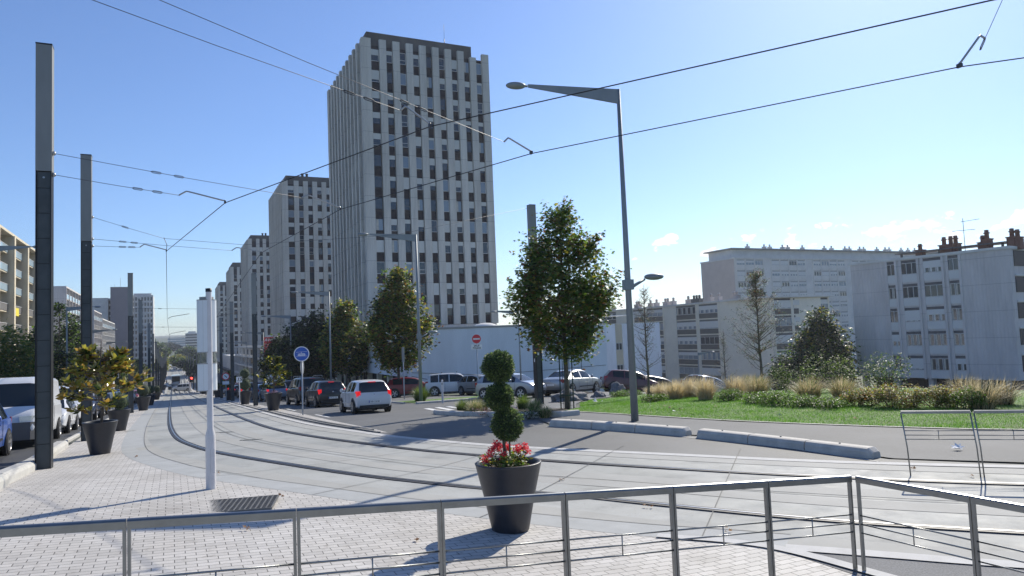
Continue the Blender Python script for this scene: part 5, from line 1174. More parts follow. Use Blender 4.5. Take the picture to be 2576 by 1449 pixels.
def magnolia(x, y, s, label, H, Rr, mats, n=46, dz=.0, top=None, leaf=.16, flowers=False, seed=1):
    th = thing('magnolia_planter', label, 'planter', on(x, y, .013), 0, 'conical planters with young magnolias'); pot(th, s); b = .78*s; rr = random.Random(seed)
    mb = MB(); mb.tube([(.02, 0, b-.1), (.06, .02, b+H*.2), (0, 0, b+H*.5), (.03, 0, b+H*.97)], [.035, .03, .022, .008], 7); tips = []
    for k in range(n):
        t = rr.uniform(.16, .98); a = rr.uniform(0, 2*PI); L = Rr*(1.05-abs(t-.38)*1.1)*rr.uniform(.55, 1.05); p = Vector((0, 0, b+H*t*.85)); e = p+Vector((math.cos(a)*L, math.sin(a)*L, L*rr.uniform(.1, .45))); mb.tube([p, p.lerp(e, .5)-Vector((0, 0, .03)), e], [.012, .009, .005], 4)
        for j in (.55, .8, 1.): tips.append((p.lerp(e, j), (e-p).normalized()))
    mb.build('trunk', 'bark', th); P = []; N = []
    for p, d in tips:
        for j in range(8): P.append(tuple(p+Vector((rr.gauss(0, .03), rr.gauss(0, .03), rr.gauss(0, .03))))); N.append(tuple(d))
    V, F, m_ = leaves(np.array(P), leaf, 'oval', len(mats), nrm=np.array(N), flat=.35, droop=-.1); cloud('foliage', V, F, m_, mats, th)
    if flowers:
        P = rng.normal(0, .16, (160, 3))*np.array([1, 1, .25])+np.array([0, 0, b+.12]); V, F, m_ = leaves(P, .05, 'oval', 1); cloud('flowers', V, F, m_, ['pink'], th)
    return th
p = G(252, 1143); magnolia(p.x, p.y, .97, 'nearest dark conical planter on the left with a bronze leaved magnolia', 2.12, 1.0, ['magg', 'magb', 'magg', 'magd'], 46, leaf=.21, seed=3)
p = G(285, 1060); th = thing('magnolia_planter', 'second conical planter on the left, hidden behind the nearest one', 'planter', on(-1.85, 31.0, .013), 0, 'conical planters with young magnolias'); pot(th, .98); ball(th, (0, 0, 1.12), .34, 1500, 'clipped_ball')
p = G(696, 1032); magnolia(5.0, 41.5, 1.17, 'conical planter on the right island with a glossy green magnolia and pink flowers', 2.3, .95, ['magd', 'magg', 'magd'], 50, flowers=True, leaf=.20, seed=5)
p = G(583, 1012); th = thing('topiary_planter', 'dark planter with a slim dark topiary, left of the plate reading 15', 'planter', on(4.9, 57.5, .013)); pot(th, 1.2); ball(th, (0, 0, 1.5), .50, 1500); ball(th, (.0, 0, 2.3), .42, 1200); MB().tube([(0, 0, .8), (0, 0, 2.2)], .03, 6).build('stem', 'bark', th)
magnolia(5.0, 75, 1.2, 'distant conical planter with green magnolia, right of the white housing', 2.0, .85, ['magg', 'magd'], 26, leaf=.26, seed=6)
for k, (x, y) in enumerate(((-1.9, 57), (-1.9, 73), (-1.9, 104), (5, 96), (5, 118), (5, 142))):
    th = thing('topiary_planter', 'small distant planter with a round clipped shrub on the '+('left' if x < 0 else 'right')+' row', 'planter', on(x, y, .013), 0, 'distant planters along the track'); pot(th, 1.2); ball(th, (0, 0, 1.45), .5, 900)

# boulders, litter, dry leaves
def boulder(label, u, v, sx, sy, sz, seed):
    p = G(u, v); bm = bmesh.new(); bmesh.ops.create_icosphere(bm, subdivisions=4, radius=1)
    for q in bm.verts:
        d = noise.noise(q.co*1.4+Vector((seed, 0, 0)))*.45+noise.noise(q.co*4+Vector((seed, 2, 0)))*.12; q.co *= 1+d; q.co.x *= sx; q.co.y *= sy; q.co.z *= sz
    me = bpy.data.meshes.new('boulder'); bm.to_mesh(me); bm.free(); me.materials.append(M['rock']); tag(link('boulder', me, None, on(p.x, p.y, sz*.35)), label, 'boulder', 'boulders at the corner of the lawn')
boulder('long low grey boulder behind the stakes of the round maple', 1430, 1010, .95, .5, .38, 1); boulder('pointed grey boulder before the dark red hatchback', 1553, 993, .45, .36, .46, 4); boulder('small grey boulder at the nose of the silver saloon', 1505, 1000, .32, .3, .22, 8)
def dryleaf(label, u, v, s, m='dry'):
    p = G(u, v); P = np.array([[0, 0, .0]]*3)+rng.normal(0, .02, (3, 3)); V, F, m_ = leaves(P, s, 'maple', 1, flat=.6); V[:, 2] = np.abs(V[:, 2]); o = cloud('dry_leaf', V, F, m_, [m]); o.location = on(p.x, p.y, .03); tag(o, label, 'leaf' if m == 'dry' else 'litter', 'dry leaves and litter lying about')
for l, u, v in (('dry brown leaf on the paving left of the long planter shadow', 1052, 1364), ('curled brown leaf by the right corner of the iron grate', 706, 1257), ('brown leaf on the paving below the left railing', 620, 1338), ('dark leaf on the track edge right of the signal post', 551, 1196), ('dry leaf on the track right of the geranium planter', 1414, 1211), ('dry leaf on the track below the near rail', 1553, 1255), ('dry leaf beside a railing post on the track', 1632, 1279), ('dry leaf on the slab inside the railing bay nearest the corner', 1830, 1342), ('dry leaf at the foot of the slender barrier', 2300, 1183), ('dry leaf below the bar shadow of the barrier', 2445, 1203), ('brown leaf on the slab edge near the left planter', 345, 1152)): dryleaf(l, u, v, .055)
dryleaf('white scrap of paper on the grey footway behind the barrier', 2411, 1134, .16, 'paper'); dryleaf('white scrap in the grass near the corner of the lawn', 1500, 1013, .22, 'paper')
for i in range(14):
    u = rng.uniform(1420, 2250); v = 1036+(u-1413)*.05-rng.uniform(2, 30); p = G(u, v)
    P = np.array([[0, 0, .05]]); V, F, m_ = leaves(P, .12, 'maple', 1, flat=.8); o = cloud('dry_leaf', V, F, m_, ['dry' if i % 3 else 'paper']); o.location = on(p.x, p.y, .02); tag(o, 'tiny fallen leaf or scrap lying in the grass', 'leaf', 'small bits lying in the grass')

# ------------------------------------------------------------------ vehicles (local frame: +y forward, origin on the ground at the middle)
PROF = {  # t from the rear: low edge, belt, roof (fractions of height), half width factor
 'hatch': [(0, .30, .50, .53, .86), (.010, .20, .58, .62, .93), (.03, .16, .635, .675, .975), (.045, .15, .645, .70, .985), (.115, .145, .65, .925, 1), (.15, .145, .65, .962, 1), (.24, .14, .65, .988, 1), (.38, .14, .645, 1, 1), (.50, .14, .64, .992, 1), (.60, .14, .635, .955, 1), (.66, .14, .63, .90, 1), (.80, .145, .62, .665, .995), (.90, .15, .565, .605, .97), (.96, .17, .50, .53, .92), (.99, .20, .42, .45, .85), (1, .27, .38, .40, .78)],
 'sedan': [(0, .30, .52, .56, .84), (.010, .20, .60, .645, .92), (.03, .17, .635, .675, .97), (.14, .15, .65, .70, .99), (.17, .145, .65, .73, 1), (.29, .14, .65, .945, 1), (.36, .14, .65, .985, 1), (.46, .14, .645, 1, 1), (.54, .14, .64, .985, 1), (.60, .14, .635, .945, 1), (.74, .145, .62, .665, 1), (.87, .15, .575, .61, .97), (.95, .17, .50, .53, .92), (.99, .2, .42, .45, .84), (1, .27, .38, .40, .78)],
 'mpv': [(0, .28, .50, .53, .90), (.008, .18, .56, .60, .95), (.02, .15, .60, .66, .98), (.03, .14, .605, .68, .99), (.07, .135, .61, .93, 1), (.10, .135, .61, .97, 1), (.25, .13, .61, .995, 1), (.45, .13, .605, 1, 1), (.60, .13, .60, .975, 1), (.66, .13, .60, .93, 1), (.81, .14, .585, .645, .995), (.91, .15, .54, .585, .97), (.965, .17, .47, .50, .92), (.99, .2, .40, .43, .86), (1, .26, .36, .38, .80)],
 'van': [(0, .20, .52, .90, .94), (.006, .15, .55, .97, .97), (.02, .13, .56, .985, .985), (.04, .125, .56, .99, 1), (.30, .12, .56, 1, 1), (.60, .12, .555, .995, 1), (.70, .12, .55, .975, 1), (.745, .12, .55, .90, .995), (.875, .125, .52, .575, .985), (.93, .14, .48, .52, .96), (.975, .16, .42, .45, .90), (.993, .18, .34, .37, .84), (1, .22, .30, .32, .80)],
}
GL = {'hatch': dict(rear=(.010, .115), wind=(.66, .80), side=[(.15, .335), (.355, .70)], wr=.76), 'sedan': dict(rear=(.17, .29), wind=(.60, .74), side=[(.27, .43), (.45, .655)], wr=.74),
      'mpv': dict(rear=(.03, .07), wind=(.66, .81), side=[(.10, .24), (.255, .43), (.445, .70)], wr=.82), 'van': dict(rear=None, wind=(.745, .875), side=[(.62, .78)], wr=.86)}
def car(name, label, x, y, head, kind, L, W, H, col, rear_on=False, plate=None, group=None, cat='car', alloy=True, wins=True, detail=1, steer=0):
    th = thing(name, label, cat, (0, 0, 0), 0, group); p = PROF[kind]; g = GL[kind]
    # seat the car on the slope
    h = R(head); f = Vector((math.sin(h), math.cos(h), 0)); s = Vector((f.y, -f.x, 0)); a = on(x+f.x*L*.3, y+f.y*L*.3, .012); b = on(x-f.x*L*.3, y-f.y*L*.3, .012); F = (a-b).normalized(); c = on(x+s.x*.6, y+s.y*.6); d = on(x-s.x*.6, y-s.y*.6); S = (c-d).normalized(); U = S.cross(F).normalized(); S = F.cross(U).normalized(); o = (a+b)/2
    th.matrix_world = Matrix(((S.x, F.x, U.x, o.x), (S.y, F.y, U.y, o.y), (S.z, F.z, U.z, o.z), (0, 0, 0, 1)))
    ts = [q[0] for q in p]; cuts = set(ts)
    for w in g['side']+([g['rear']] if g['rear'] else [])+[g['wind']]: cuts |= set(w)
    base = sorted(cuts); T_ = []
    for i, t in enumerate(base[:-1]):
        T_.append(t); gap = base[i+1]-t; m = int(gap/.035)
        for k in range(1, m): T_.append(t+gap*k/m)
    T_.append(1.)
    def at(t):
        for i in range(len(p)-1):
            if p[i][0] <= t <= p[i+1][0]+1e-9:
                k = (t-p[i][0])/(p[i+1][0]-p[i][0]+1e-12); return [p[i][j]*(1-k)+p[i+1][j]*k for j in range(1, 5)]
        return list(p[-1][1:])
    ring = []
    for t in T_:
        zl, zb, zr, w = at(t); y_ = (t-.5)*L; hw = W/2*w; k = min(1, max(0, (zr-zb-.03)/.25)); wr = hw*(g['wr']*k+.90*(1-k)); cr = .035 if kind != 'van' else .02
        zl, zb, zr = zl*H, zb*H, zr*H; e = max(0.012, min(.05*H*k+.012, zr-zb-.004))
        half = [(0, zl), (hw*.80, zl), (hw*.96, zl+.05*H), (hw, zl*.45+zb*.55), (hw*.975, zb-.01*H), (hw*.955, zb), (wr, zr-e), (wr*.90, zr-e*.30), (wr*.62, zr), (0, zr+cr*.35*k*H*.3)]
        ring.append([(q[0], y_, q[1]) for q in half]+[(-q[0], y_, q[1]) for q in half[1:-1]][::-1])
    N = len(ring[0]); hN = 10; vs = [v for r_ in ring for v in r_]; body = MB(); gw = MB(); gr = MB(); gsd = {(q_, s_): MB() for q_ in range(len(g['side'])) for s_ in (0, 1)}
    for t_ in [body, gw, gr]+list(gsd.values()): t_.v = [tuple(v) for v in vs]
    for i in range(len(T_)-1):
        tm = (T_[i]+T_[i+1])/2
        for k in range(N):
            f_ = [i*N+k, i*N+(k+1) % N, (i+1)*N+(k+1) % N, (i+1)*N+k]; kk = k if k < hN-1 else (N-1-k)
            tgt = body
            hit = [q_ for q_, (a_, b_) in enumerate(g['side']) if a_ <= tm <= b_]
            if kk == 5 and hit: tgt = gsd[(hit[0], int(k < hN-1))]
            elif kk in (7, 8) and g['wind'][0] <= tm <= g['wind'][1]: tgt = gw
            elif kk in (7, 8) and g['rear'] and g['rear'][0] <= tm <= g['rear'][1]: tgt = gr
            elif kk == 6 and kind == 'van' and g['wind'][0]+.01 <= tm <= g['wind'][1]: tgt = gw
            tgt.f.append(f_[::-1]); tgt.m.append(0); tgt.sm.append(True)
    body.f += [list(range(N)), [(len(T_)-1)*N+k for k in range(N)][::-1]]; body.m += [0, 0]; body.sm += [False, False]
    def clean(mb, nm, m):
        if not mb.f: return None
        used = sorted({i for f_ in mb.f for i in f_}); mp_ = {q: i for i, q in enumerate(used)}; mb.v = [mb.v[i] for i in used]; mb.f = [[mp_[i] for i in f_] for f_ in mb.f]; return mb.build(nm, m, th)
    bo = clean(body, 'body', col); 
    try:
        bo.data.set_sharp_from_angle(angle=R(38))
    except Exception: pass
    [clean(q_, 'side_window', 'cglass') for q_ in gsd.values()]; clean(gw, 'windscreen', 'cglass'); clean(gr, 'rear_window', 'cglass')
    wr_ = .315*(H/1.46)**.5 if kind != 'van' else .33; wb = {'hatch': (.175, .80), 'sedan': (.20, .79), 'mpv': (.17, .80), 'van': (.17, .80)}[kind]
    def zs(t): q = at(t); return q
    for ax_ in wb:
        for sx in (-1, 1):
            yy = (ax_-.5)*L; xx = sx*(W/2*at(ax_)[3]); q = Matrix.Rotation(PI/2, 4, 'Y')
            MB().disc((xx-sx*.10, yy, wr_+.01), wr_+.055, (sx, 0, 0), .108, 26).build('wheel_arch', 'black', th)
            wl = MB(); mt = T(xx-sx*.02, yy, wr_) @ (Matrix.Rotation(sx*PI/2, 4, 'Y')); wl.lathe([(wr_*.55, .045), (wr_*.70, .055), (wr_-.02, .052), (wr_, .030), (wr_, -.15), (wr_*.6, -.16)], 24, mtx=mt)
            w_ = wl.build('wheel', 'tyre', th)
            rm = MB(); rm.lathe([(wr_*.68, .050), (wr_*.62, .035), (.001, .028)], 20, 1, mt)
            ns = 5 if alloy else 9
            for k in range(ns):
                a1 = 2*PI*k/ns; c1, s1 = math.cos(a1), math.sin(a1); wd = wr_*(.13 if alloy else .09)
                pts = [(-wd*.7, .04), (wd*.7, .04), (wd, wr_*.66), (-wd, wr_*.66)]
                rm.add([mt @ Vector((q_[1]*c1-q_[0]*s1, q_[1]*s1+q_[0]*c1, .056)) for q_ in pts]+[mt @ Vector((q_[1]*c1-q_[0]*s1, q_[1]*s1+q_[0]*c1, .036)) for q_ in pts], [(0, 1, 2, 3), (0, 4, 5, 1), (1, 5, 6, 2), (2, 6, 7, 3), (3, 7, 4, 0)], 0)
            rm.lathe([(wr_*.70, .058), (wr_*.64, .060), (wr_*.64, .04)], 20, 0, mt).lathe([(wr_*.17, .058), (.001, .062)], 10, 0, mt); rm.build('rim', ['rim', 'black'], w_)
    # lights, bumpers, plates, mirrors, seams
    tr = .03; zb = at(.03)[1]*H; hw = W/2
    bz = .60*H if kind != 'van' else .50*H
    hz = {'hatch': (.49, .665), 'sedan': (.50, .635), 'mpv': (.44, .66), 'van': (.30, .46)}[kind]
    for sx in (-1, 1):
        wr2 = hw*.955; mb = MB(); z0, z1 = hz[0]*H, hz[1]*H; dx = .17 if kind in ('hatch', 'mpv') else .26
        if kind == 'van': dx = .11
        y0 = -L/2
        # wrap-round lamp: follows the rear corner
        pts = [(sx*(wr2+.012), y0+.20), (sx*(wr2+.0), y0+.055), (sx*(wr2-.055), y0-.002), (sx*(wr2-dx), y0-.012), (sx*(wr2-dx), y0+.10), (sx*(wr2-.05), y0+.2)]
        if sx < 0: pts = pts[::-1]
        yo = .018 if kind != 'van' else 0; mb.prism([(q[0], q[1]+yo) for q in pts], z0, z1); mb.build('tail_light', 'taill' if rear_on else 'tail', th)
        if detail:
            fh = at(.95)[1]*H; mb = MB(); pts = [(sx*(hw*.93), L/2-.36), (sx*(hw*.905), L/2-.17), (sx*(hw*.78), L/2-.045), (sx*(hw*.50), L/2-.010), (sx*(hw*.52), L/2-.16), (sx*(hw*.86), L/2-.4)]
            if sx > 0: pts = pts[::-1]
            mb.prism(pts, fh-.135*H/1.46, fh-.02); mb.build('headlight', 'headl', th)
            tm = .655 if kind != 'van' else .735; zz = at(tm)[1]*H; q = MB().sphere((sx*(hw+.09), (tm-.5)*L, zz+.09), .115, 10, 7, sc=(.75, .5, 1.3 if kind == 'van' else .8)); q.tube([(sx*hw*.93, (tm-.5)*L, zz+.02), (sx*(hw+.05), (tm-.5)*L, zz+.06)], .02, 5); q.build('mirror', col if kind != 'van' else 'black', th)
            sm_ = MB()
            for t in ([.36, .56, .70] if kind != 'van' else [.40, .61, .78]):
                zl_, zb_, zr_, w_ = at(t); yy = (t-.5)*L; sm_.box(sx*(W/2*w_)-.004, sx*(W/2*w_)+.003, yy-.004, yy+.004, zl_*H+.10, zb_*H-.03)
            sm_.build('door_seam', 'black', th)
            if kind != 'van': MB().box(sx*W/2-.02, sx*W/2+.012, (.38-.5)*L, (.70-.5)*L, .30*H, .335*H).build('rub_strip', 'black' if col != 'car_pwhite' else col, th)
            MB().box(sx*W/2*.99-.02, sx*W/2*.99+.018, (.40-.5)*L, (.44-.5)*L, .555*H, .575*H).box(sx*W/2*.99-.02, sx*W/2*.99+.018, (.60-.5)*L, (.64-.5)*L, .555*H, .575*H).build('door_handle', col, th)
    MB().box(-hw*.80, hw*.80, -L/2-.012, -L/2+.10, .16*H, .245*H).build('rear_bumper', 'black', th)
    if kind == 'van':
        MB().prism([(-hw*.97, L/2-.42), (-hw*.93, L/2-.14), (-hw*.78, L/2+.0), (-hw*.3, L/2+.035), (hw*.3, L/2+.035), (hw*.78, L/2+.0), (hw*.93, L/2-.14), (hw*.97, L/2-.42)][::-1], .12*H, .36*H).build('front_bumper', 'band2', th)
        MB().prism([(-hw*.55, L/2-.1), (-hw*.5, L/2+.02), (hw*.5, L/2+.02), (hw*.55, L/2-.1)][::-1], .24*H, .345*H).build('front_grille', 'black', th)
        MB().box(-hw*.8, -hw*.62, L/2-.1, L/2+.03, .17*H, .22*H).box(hw*.62, hw*.8, L/2-.1, L/2+.03, .17*H, .22*H).build('fog_light', 'headl', th) if False else None
    else: MB().box(-hw*.62, hw*.62, L/2-.10, L/2+.010, .15*H, .275*H).build('front_grille', 'black', th)
    MB().box(-hw*.86, hw*.86, -L*.40, L*.42, .09*H, .17*H).build('underbody', 'black', th)
    if detail:
        py = -L/2-.016; pz = {'hatch': .345, 'sedan': .43, 'mpv': .36, 'van': .3}[kind]*H
        pl = MB().box(-.26, .26, py-.008, py, pz-.055, pz+.055).box(-.262, -.225, py-.010, py-.0082, pz-.052, pz+.052, 1).build('number_plate', ['plate', 'pblue'], th)
        if plate: text('lettering', plate, .085, T(.015, py-.010, pz) @ FM, 'sblack', pl, .001, .002)
        pz2 = .22*H; MB().box(-.26, .26, L/2+.012, L/2+.022, pz2-.055, pz2+.055).build('front_plate', 'plate', th)
        if kind != 'van':
            t0 = g['rear'][0]; t1 = g['rear'][1]; zt_ = at(t1)[2]*H; yy = (t1-.5)*L
            MB().box(-.17, .17, yy-.02, yy+.06, zt_-.015, zt_+.018).build('high_brake_light', 'taill' if rear_on else 'tail', th)
            MB().lathe([(.035, 0), (.03, .012), (.001, .014)], 12, mtx=T(0, -L/2+.012, .56*H) @ Matrix.Rotation(PI/2, 4, 'X')).build('badge', 'chrome', th)
    return th
# queue facing away on the right
car('parked_car' if False else 'car', 'small white hatchback with red brake lights, last in the queue on the right', 7.95, 32.8, -1, 'hatch', 3.48, 1.64, 1.47, 'car_pwhite', True, 'DD 662 GE', 'cars queueing on the right side', alloy=False)
car('car', 'black hatchback with lit brake lights just ahead of the white hatchback', 8.15, 43.3, -3, 'hatch', 3.85, 1.72, 1.53, 'car_pblack', True, 'CX 266 FQ', 'cars queueing on the right side')
car('car', 'dark brown people carrier with roof rails, left of the black hatchback', 8.0, 49.2, -3, 'mpv', 4.6, 1.88, 1.80, 'car_pblack', False, None, 'cars queueing on the right side')
t_ = bpy.data.objects[-1]
car('car', 'white saloon half hidden between the magnolia planter and the people carrier', 9.9, 60.5, -3, 'sedan', 4.3, 1.75, 1.44, 'car_pwhite', False, None, 'cars queueing on the right side')
car('car', 'blue grey estate with one red light lit, left of the potted magnolia', 7.6, 63.0, -2, 'mpv', 4.3, 1.75, 1.52, 'car_pbluegrey', True, None, 'cars queueing on the right side')
for k, (x, y, kd, c, on_, l) in enumerate(((7.6, 70, 'hatch', 'car_pbluegrey', 0, 'grey blue hatchback ahead of the estate in the queue'), (9.8, 69, 'mpv', 'car_pblack', 0, 'black tall car behind the first right hand tram pole'), (7.6, 78, 'mpv', 'car_pnavy', 0, 'dark blue car in the queue near the plate reading 15'), (7.6, 87, 'hatch', 'car_psilver', 1, 'silver hatchback in the queue, right of the white housing'), (9.8, 78, 'mpv', 'car_pnavy', 0, 'dark tall car in the far lane of the queue'), (7.5, 96, 'hatch', 'car_pblack', 1, 'dark hatchback near the distant planters, lights lit'), (7.5, 107, 'mpv', 'car_pdkred', 1, 'dark red car far down the queue'), (7.5, 119, 'hatch', 'car_psilver', 0, 'silver car far down the queue'), (7.5, 138, 'hatch', 'car_pgrey', 0, 'grey car at the far end of the queue'))):
    car('car', l, x, y, -1, kd, 4.1, 1.74, 1.48 if kd == 'hatch' else 1.7, c, bool(on_), None, 'cars queueing on the right side', detail=1 if y < 90 else 0)
# panel van parked by the shops
car('van', 'white rounded van behind the plate reading 15', 10.3, 84, 0, 'van', 5.2, 2.0, 2.4, 'car_pwhite', False, None, None, 'van')
# oncoming traffic on the left
car('car', 'bright blue hatchback cut by the left picture edge', -4.78, 21.7, 180, 'hatch', 3.9, 1.68, 1.47, 'car_pblue', False, None, 'oncoming cars on the left')
car('van', 'large white panel van coming toward the viewer behind the tallest pole', -4.50, 27.25, 180, 'van', 4.9, 1.95, 2.10, 'car_pwhite', False, None, 'oncoming cars on the left', 'van')
car('car', 'white hatchback right behind the white panel van', -4.42, 33.3, 180, 'hatch', 3.85, 1.67, 1.44, 'car_pwhite', False, None, 'oncoming cars on the left')
car('van', 'white compact van with high roof behind the white hatchback', -4.62, 39.4, 180, 'mpv', 4.15, 1.80, 1.86, 'car_pwhite', False, None, 'oncoming cars on the left', 'van')
for x, y, kd, c, l in ((-4.6, 46, 'mpv', 'car_pnavy', 'dark blue car behind the compact van'), (-4.7, 52, 'hatch', 'car_pblack', 'black car with one bright headlight behind the left planters'), (-4.6, 58, 'hatch', 'car_pgrey', 'grey car between the left planters and the third pole'), (-4.6, 64.5, 'sedan', 'car_psilver', 'silver blue car just left of the third pole'), (-4.6, 72, 'hatch', 'car_pblack', 'dark car past the third pole on the left'), (-4.6, 80, 'mpv', 'car_psilver', 'silver people carrier in the left lane, far off'), (-4.6, 90, 'hatch', 'car_pbluegrey', 'grey blue car in the left lane, far off'), (-4.6, 101, 'hatch', 'car_pred', 'red car in the left lane, far off'), (-4.6, 114, 'sedan', 'car_pgrey', 'grey saloon in the left lane, far off'), (-8.2, 60, 'hatch', 'car_pgrey', 'grey car parked at the left kerb under the trees'), (-8.2, 67, 'sedan', 'car_pblack', 'black car parked at the left kerb under the trees'), (-8.2, 76, 'hatch', 'car_psilver', 'silver car parked at the left kerb under the trees')):
    car('car', l, x, y, 180, kd, 4.1, 1.72, 1.46 if kd != 'mpv' else 1.65, c, False, None, 'oncoming cars on the left', detail=1 if y < 85 else 0)
# parked cars on the right
car('parked_car', 'silver hatchback parked behind the topiary and the no entry sign', 17.35, 36.9, 148, 'hatch', 3.95, 1.68, 1.46, 'car_psilver', False, '7 GUHRZ', 'cars parked before the white wall')
car('parked_car', 'long silver saloon parked behind the round maple and its stakes', 21.6, 37.3, 62, 'sedan', 4.65, 1.82, 1.46, 'car_psilver', False, None, 'cars parked before the white wall')
car('parked_car', 'dark red hatchback with black tailgate glass, left of the big lamp post', 27.6, 40.0, 112, 'hatch', 3.9, 1.68, 1.55, 'car_pdkred', False, None, 'cars parked before the white wall')
car('parked_car', 'red small car low behind the grass bank at the foot of the second lamp', 15.9, 51.5, 100, 'hatch', 3.7, 1.62, 1.46, 'car_pred', False, None, 'cars parked before the white wall')
car('parked_car', 'white car with roof bars beside the red small car', 18.6, 49.5, 112, 'mpv', 4.0, 1.70, 1.62, 'car_pwhite', False, None, 'cars parked before the white wall')
car('parked_car', 'small silver car whose windscreen faces the viewer, right of the white one', 19.7, 47.0, 170, 'hatch', 3.8, 1.66, 1.42, 'car_psilver', False, None, 'cars parked before the white wall')
car('parked_car', 'dark car mostly hidden behind the big lamp post and the bare tree', 30.5, 41, 100, 'hatch', 4.0, 1.7, 1.5, 'car_pblack', False, None, 'cars parked before the white wall')
car('parked_car', 'silver car with only its roof showing above the straw grass', 30.8, 36, 75, 'hatch', 4.1, 1.7, 1.48, 'car_psilver', False, None, 'cars parked before the white wall')
# crossing vehicles and traffic at the far end
car('van', 'white small van crossing the tram track far down the street', 2.0, 204.0, -88, 'mpv', 4.6, 1.9, 2.0, 'car_pwhite', False, None, None, 'van', detail=0)
car('car', 'silver grey saloon crossing the street at the left poles', -2.6, 226, -80, 'sedan', 4.6, 1.8, 1.5, 'car_pgrey', False, None, None, detail=0)
for k, (x, y, c) in enumerate(((-4.5, 300, 'pwhite'), (-3.6, 330, 'psilver'), (-5, 365, 'pwhite'), (-4, 400, 'pgrey'), (1.0, 430, 'pwhite'), (-4.8, 450, 'psilver'), (6, 330, 'pblack'), (7, 370, 'pbluegrey'), (3, 520, 'pwhite'), (-2, 560, 'psilver'), (0, 620, 'pwhite'), (5, 640, 'pblack'))):
    car('distant_car', 'tiny car in the traffic at the far end of the boulevard', x, y, 180 if x < 0 else 0, 'mpv' if k % 3 else 'hatch', 4.4, 1.8, 1.6, 'car_'+c, False, None, 'tiny cars at the far end', detail=0)
# roof rails on the people carrier
mp_ = [o for o in bpy.data.objects if o.get('label', '').startswith('dark brown people')][0]
for sx in (-1, 1): MB().tube([(sx*.66, -1.9, 1.78), (sx*.68, -1.7, 1.86), (sx*.68, .5, 1.88), (sx*.64, .8, 1.80)], .018, 6).build('roof_rail', 'alu', mp_)
wv = [o for o in bpy.data.objects if o.get('label', '').startswith('white car with roof bars')][0]
for yy in (-.8, .3): MB().box(-.72, .72, yy-.03, yy+.03, 1.66, 1.70).build('roof_bar', 'black', wv)
# bus
th = thing('bus', 'bus seen from behind on the track far down the street, left of the red signal', 'bus', on(.9, 257, .05))
b = MB(); b.box(-1.25, 1.25, -5.5, 5.5, .35, 3.0); b.box(-1.15, 1.15, -5.4, 5.4, 3.0, 3.1); b.build('body', 'car_pwhite', th)
MB().box(-1.15, 1.15, -5.54, -5.505, 1.2, 2.85).build('rear_window', 'cglass', th); MB().box(1.252, 1.27, -5, 5, 1.5, 2.6).box(-1.27, -1.252, -5, 5, 1.5, 2.6).build('side_window', 'cglass', th)
for sx in (-1, 1):
    for yy in (-3.2, 3.4): MB().disc((sx*1.0, yy, .48), .48, (sx, 0, 0), .28, 16).build('wheel', 'tyre', th)
    MB().box(sx*1.0-.12, sx*1.0+.12, -5.53, -5.505, .8, 1.05).build('tail_light', 'tail', th)

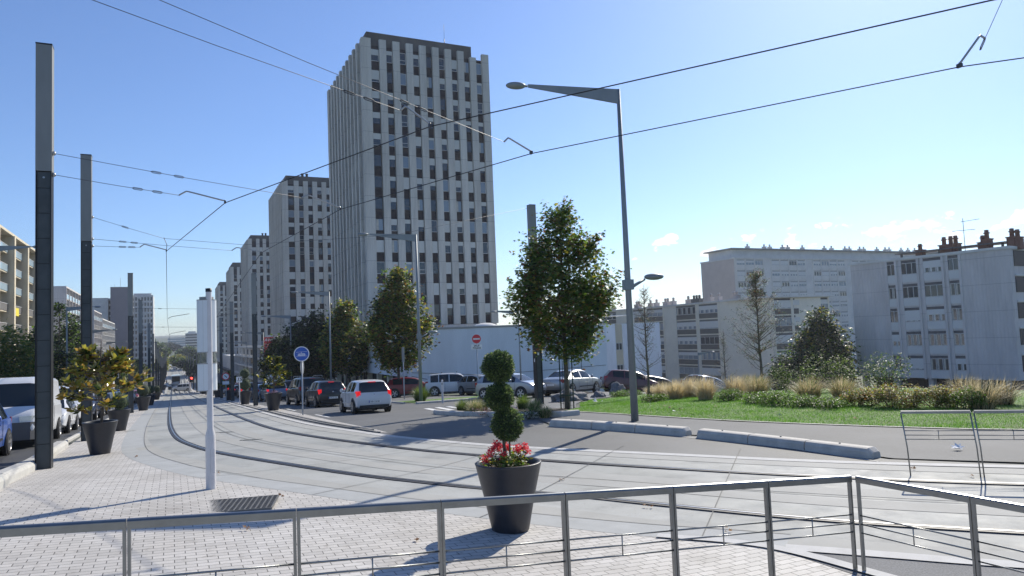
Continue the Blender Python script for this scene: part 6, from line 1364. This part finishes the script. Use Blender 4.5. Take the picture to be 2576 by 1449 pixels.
# ------------------------------------------------------------------ people crossing far down the street
def person(x, y, ang, label, mcl, stride=.35, arm=.2, seed=0):
    z = gz(x, y)+.03; me = bpy.data.meshes.new('person'); V = []; E = []; Rd = []
    def v(p, r): V.append(p); Rd.append(r); return len(V)-1
    pel = v((0, 0, .93), .155); tor = v((0, .02, 1.18), .15); ch = v((0, .02, 1.40), .165); nk = v((0, .03, 1.52), .06); hd = v((0, .05, 1.64), .095); ht_ = v((0, .05, 1.73), .07); E += [(pel, tor), (tor, ch), (ch, nk), (nk, hd), (hd, ht_)]
    for s in (-1, 1):
        hp = v((s*.10, 0, .86), .10); kn = v((s*.11, s*stride*.45+.05, .48), .065); an = v((s*.11, s*stride, .09), .045); to = v((s*.12, s*stride+.16, .04), .035); E += [(pel, hp), (hp, kn), (kn, an), (an, to)]
        sh = v((s*.19, .02, 1.42), .065); el = v((s*.24, -s*arm*.5, 1.14), .048); wr = v((s*.23, -s*arm+.08, .90), .034); hn = v((s*.23, -s*arm+.11, .82), .034); E += [(ch, sh), (sh, el), (el, wr), (wr, hn)]
        for q in range(5): f = v((s*(.215+.008*q), -s*arm+.10+.012*q, .745-.004*abs(q-2)), .009); E.append((hn, f))
    me.from_pydata(V, E, []); o = bpy.data.objects.new('person', me); COL.objects.link(o); md = o.modifiers.new('s', 'SKIN'); me.skin_vertices[0].data[pel].use_root = True
    for i, r in enumerate(Rd): me.skin_vertices[0].data[i].radius = (r, r*.85)
    o.modifiers.new('u', 'SUBSURF').levels = 1; dg = bpy.context.evaluated_depsgraph_get(); m2 = bpy.data.meshes.new_from_object(o.evaluated_get(dg)); bpy.data.objects.remove(o)
    m2.materials.clear(); m2.materials.append(M[mcl]); m2.materials.append(M['skin']); m2.name = 'person'
    for p in m2.polygons: p.use_smooth = True; p.material_index = 1 if (p.center.z > 1.53 or (p.center.z < .88 and abs(p.center.x) > .19)) else 0
    q = link('person', m2, None, (x, y, z), ang); MB().sphere((0, .035, 1.72), .10, 10, 7, sc=(1, 1.05, .85)).build('hair', 'hair', q)
    return tag(q, label, 'person', None)
person(-1.9, 262, R(-80), 'person in dark clothes striding across the track left of the bus', 'clothd')
person(-2.6, 330, R(100), 'person in blue standing on the track beyond the bus', 'clothb', .1)
person(-3.2, 372, R(0), 'dark clothed person walking away, farther up the street by the left poles', 'clothd', .2)
person(-1.2, 398, R(180), 'tiny person in blue walking toward the viewer at the far end', 'clothb', .25)
person(1.8, 410, R(180), 'tiny dark clothed person on the right of the pair at the far end', 'clothd', .25)

# ------------------------------------------------------------------ air
hm = bpy.data.materials.new('haze'); hm.use_nodes = True; hn = hm.node_tree.nodes
for n_ in list(hn):
    if n_.type == 'BSDF_PRINCIPLED': hn.remove(n_)
pv = hn.new('ShaderNodeVolumePrincipled'); pv.inputs['Color'].default_value = (.90, .95, 1, 1); pv.inputs['Density'].default_value = .00024; pv.inputs['Anisotropy'].default_value = .35
hm.node_tree.links.new(pv.outputs[0], hn['Material Output'].inputs['Volume']); M['haze'] = hm
hz_ = MB().box(-640, 940, -90, 4260, -24, 47).build('haze', 'haze'); tag(hz_, 'thin pale haze in the air over the street', 'haze', kind='stuff')
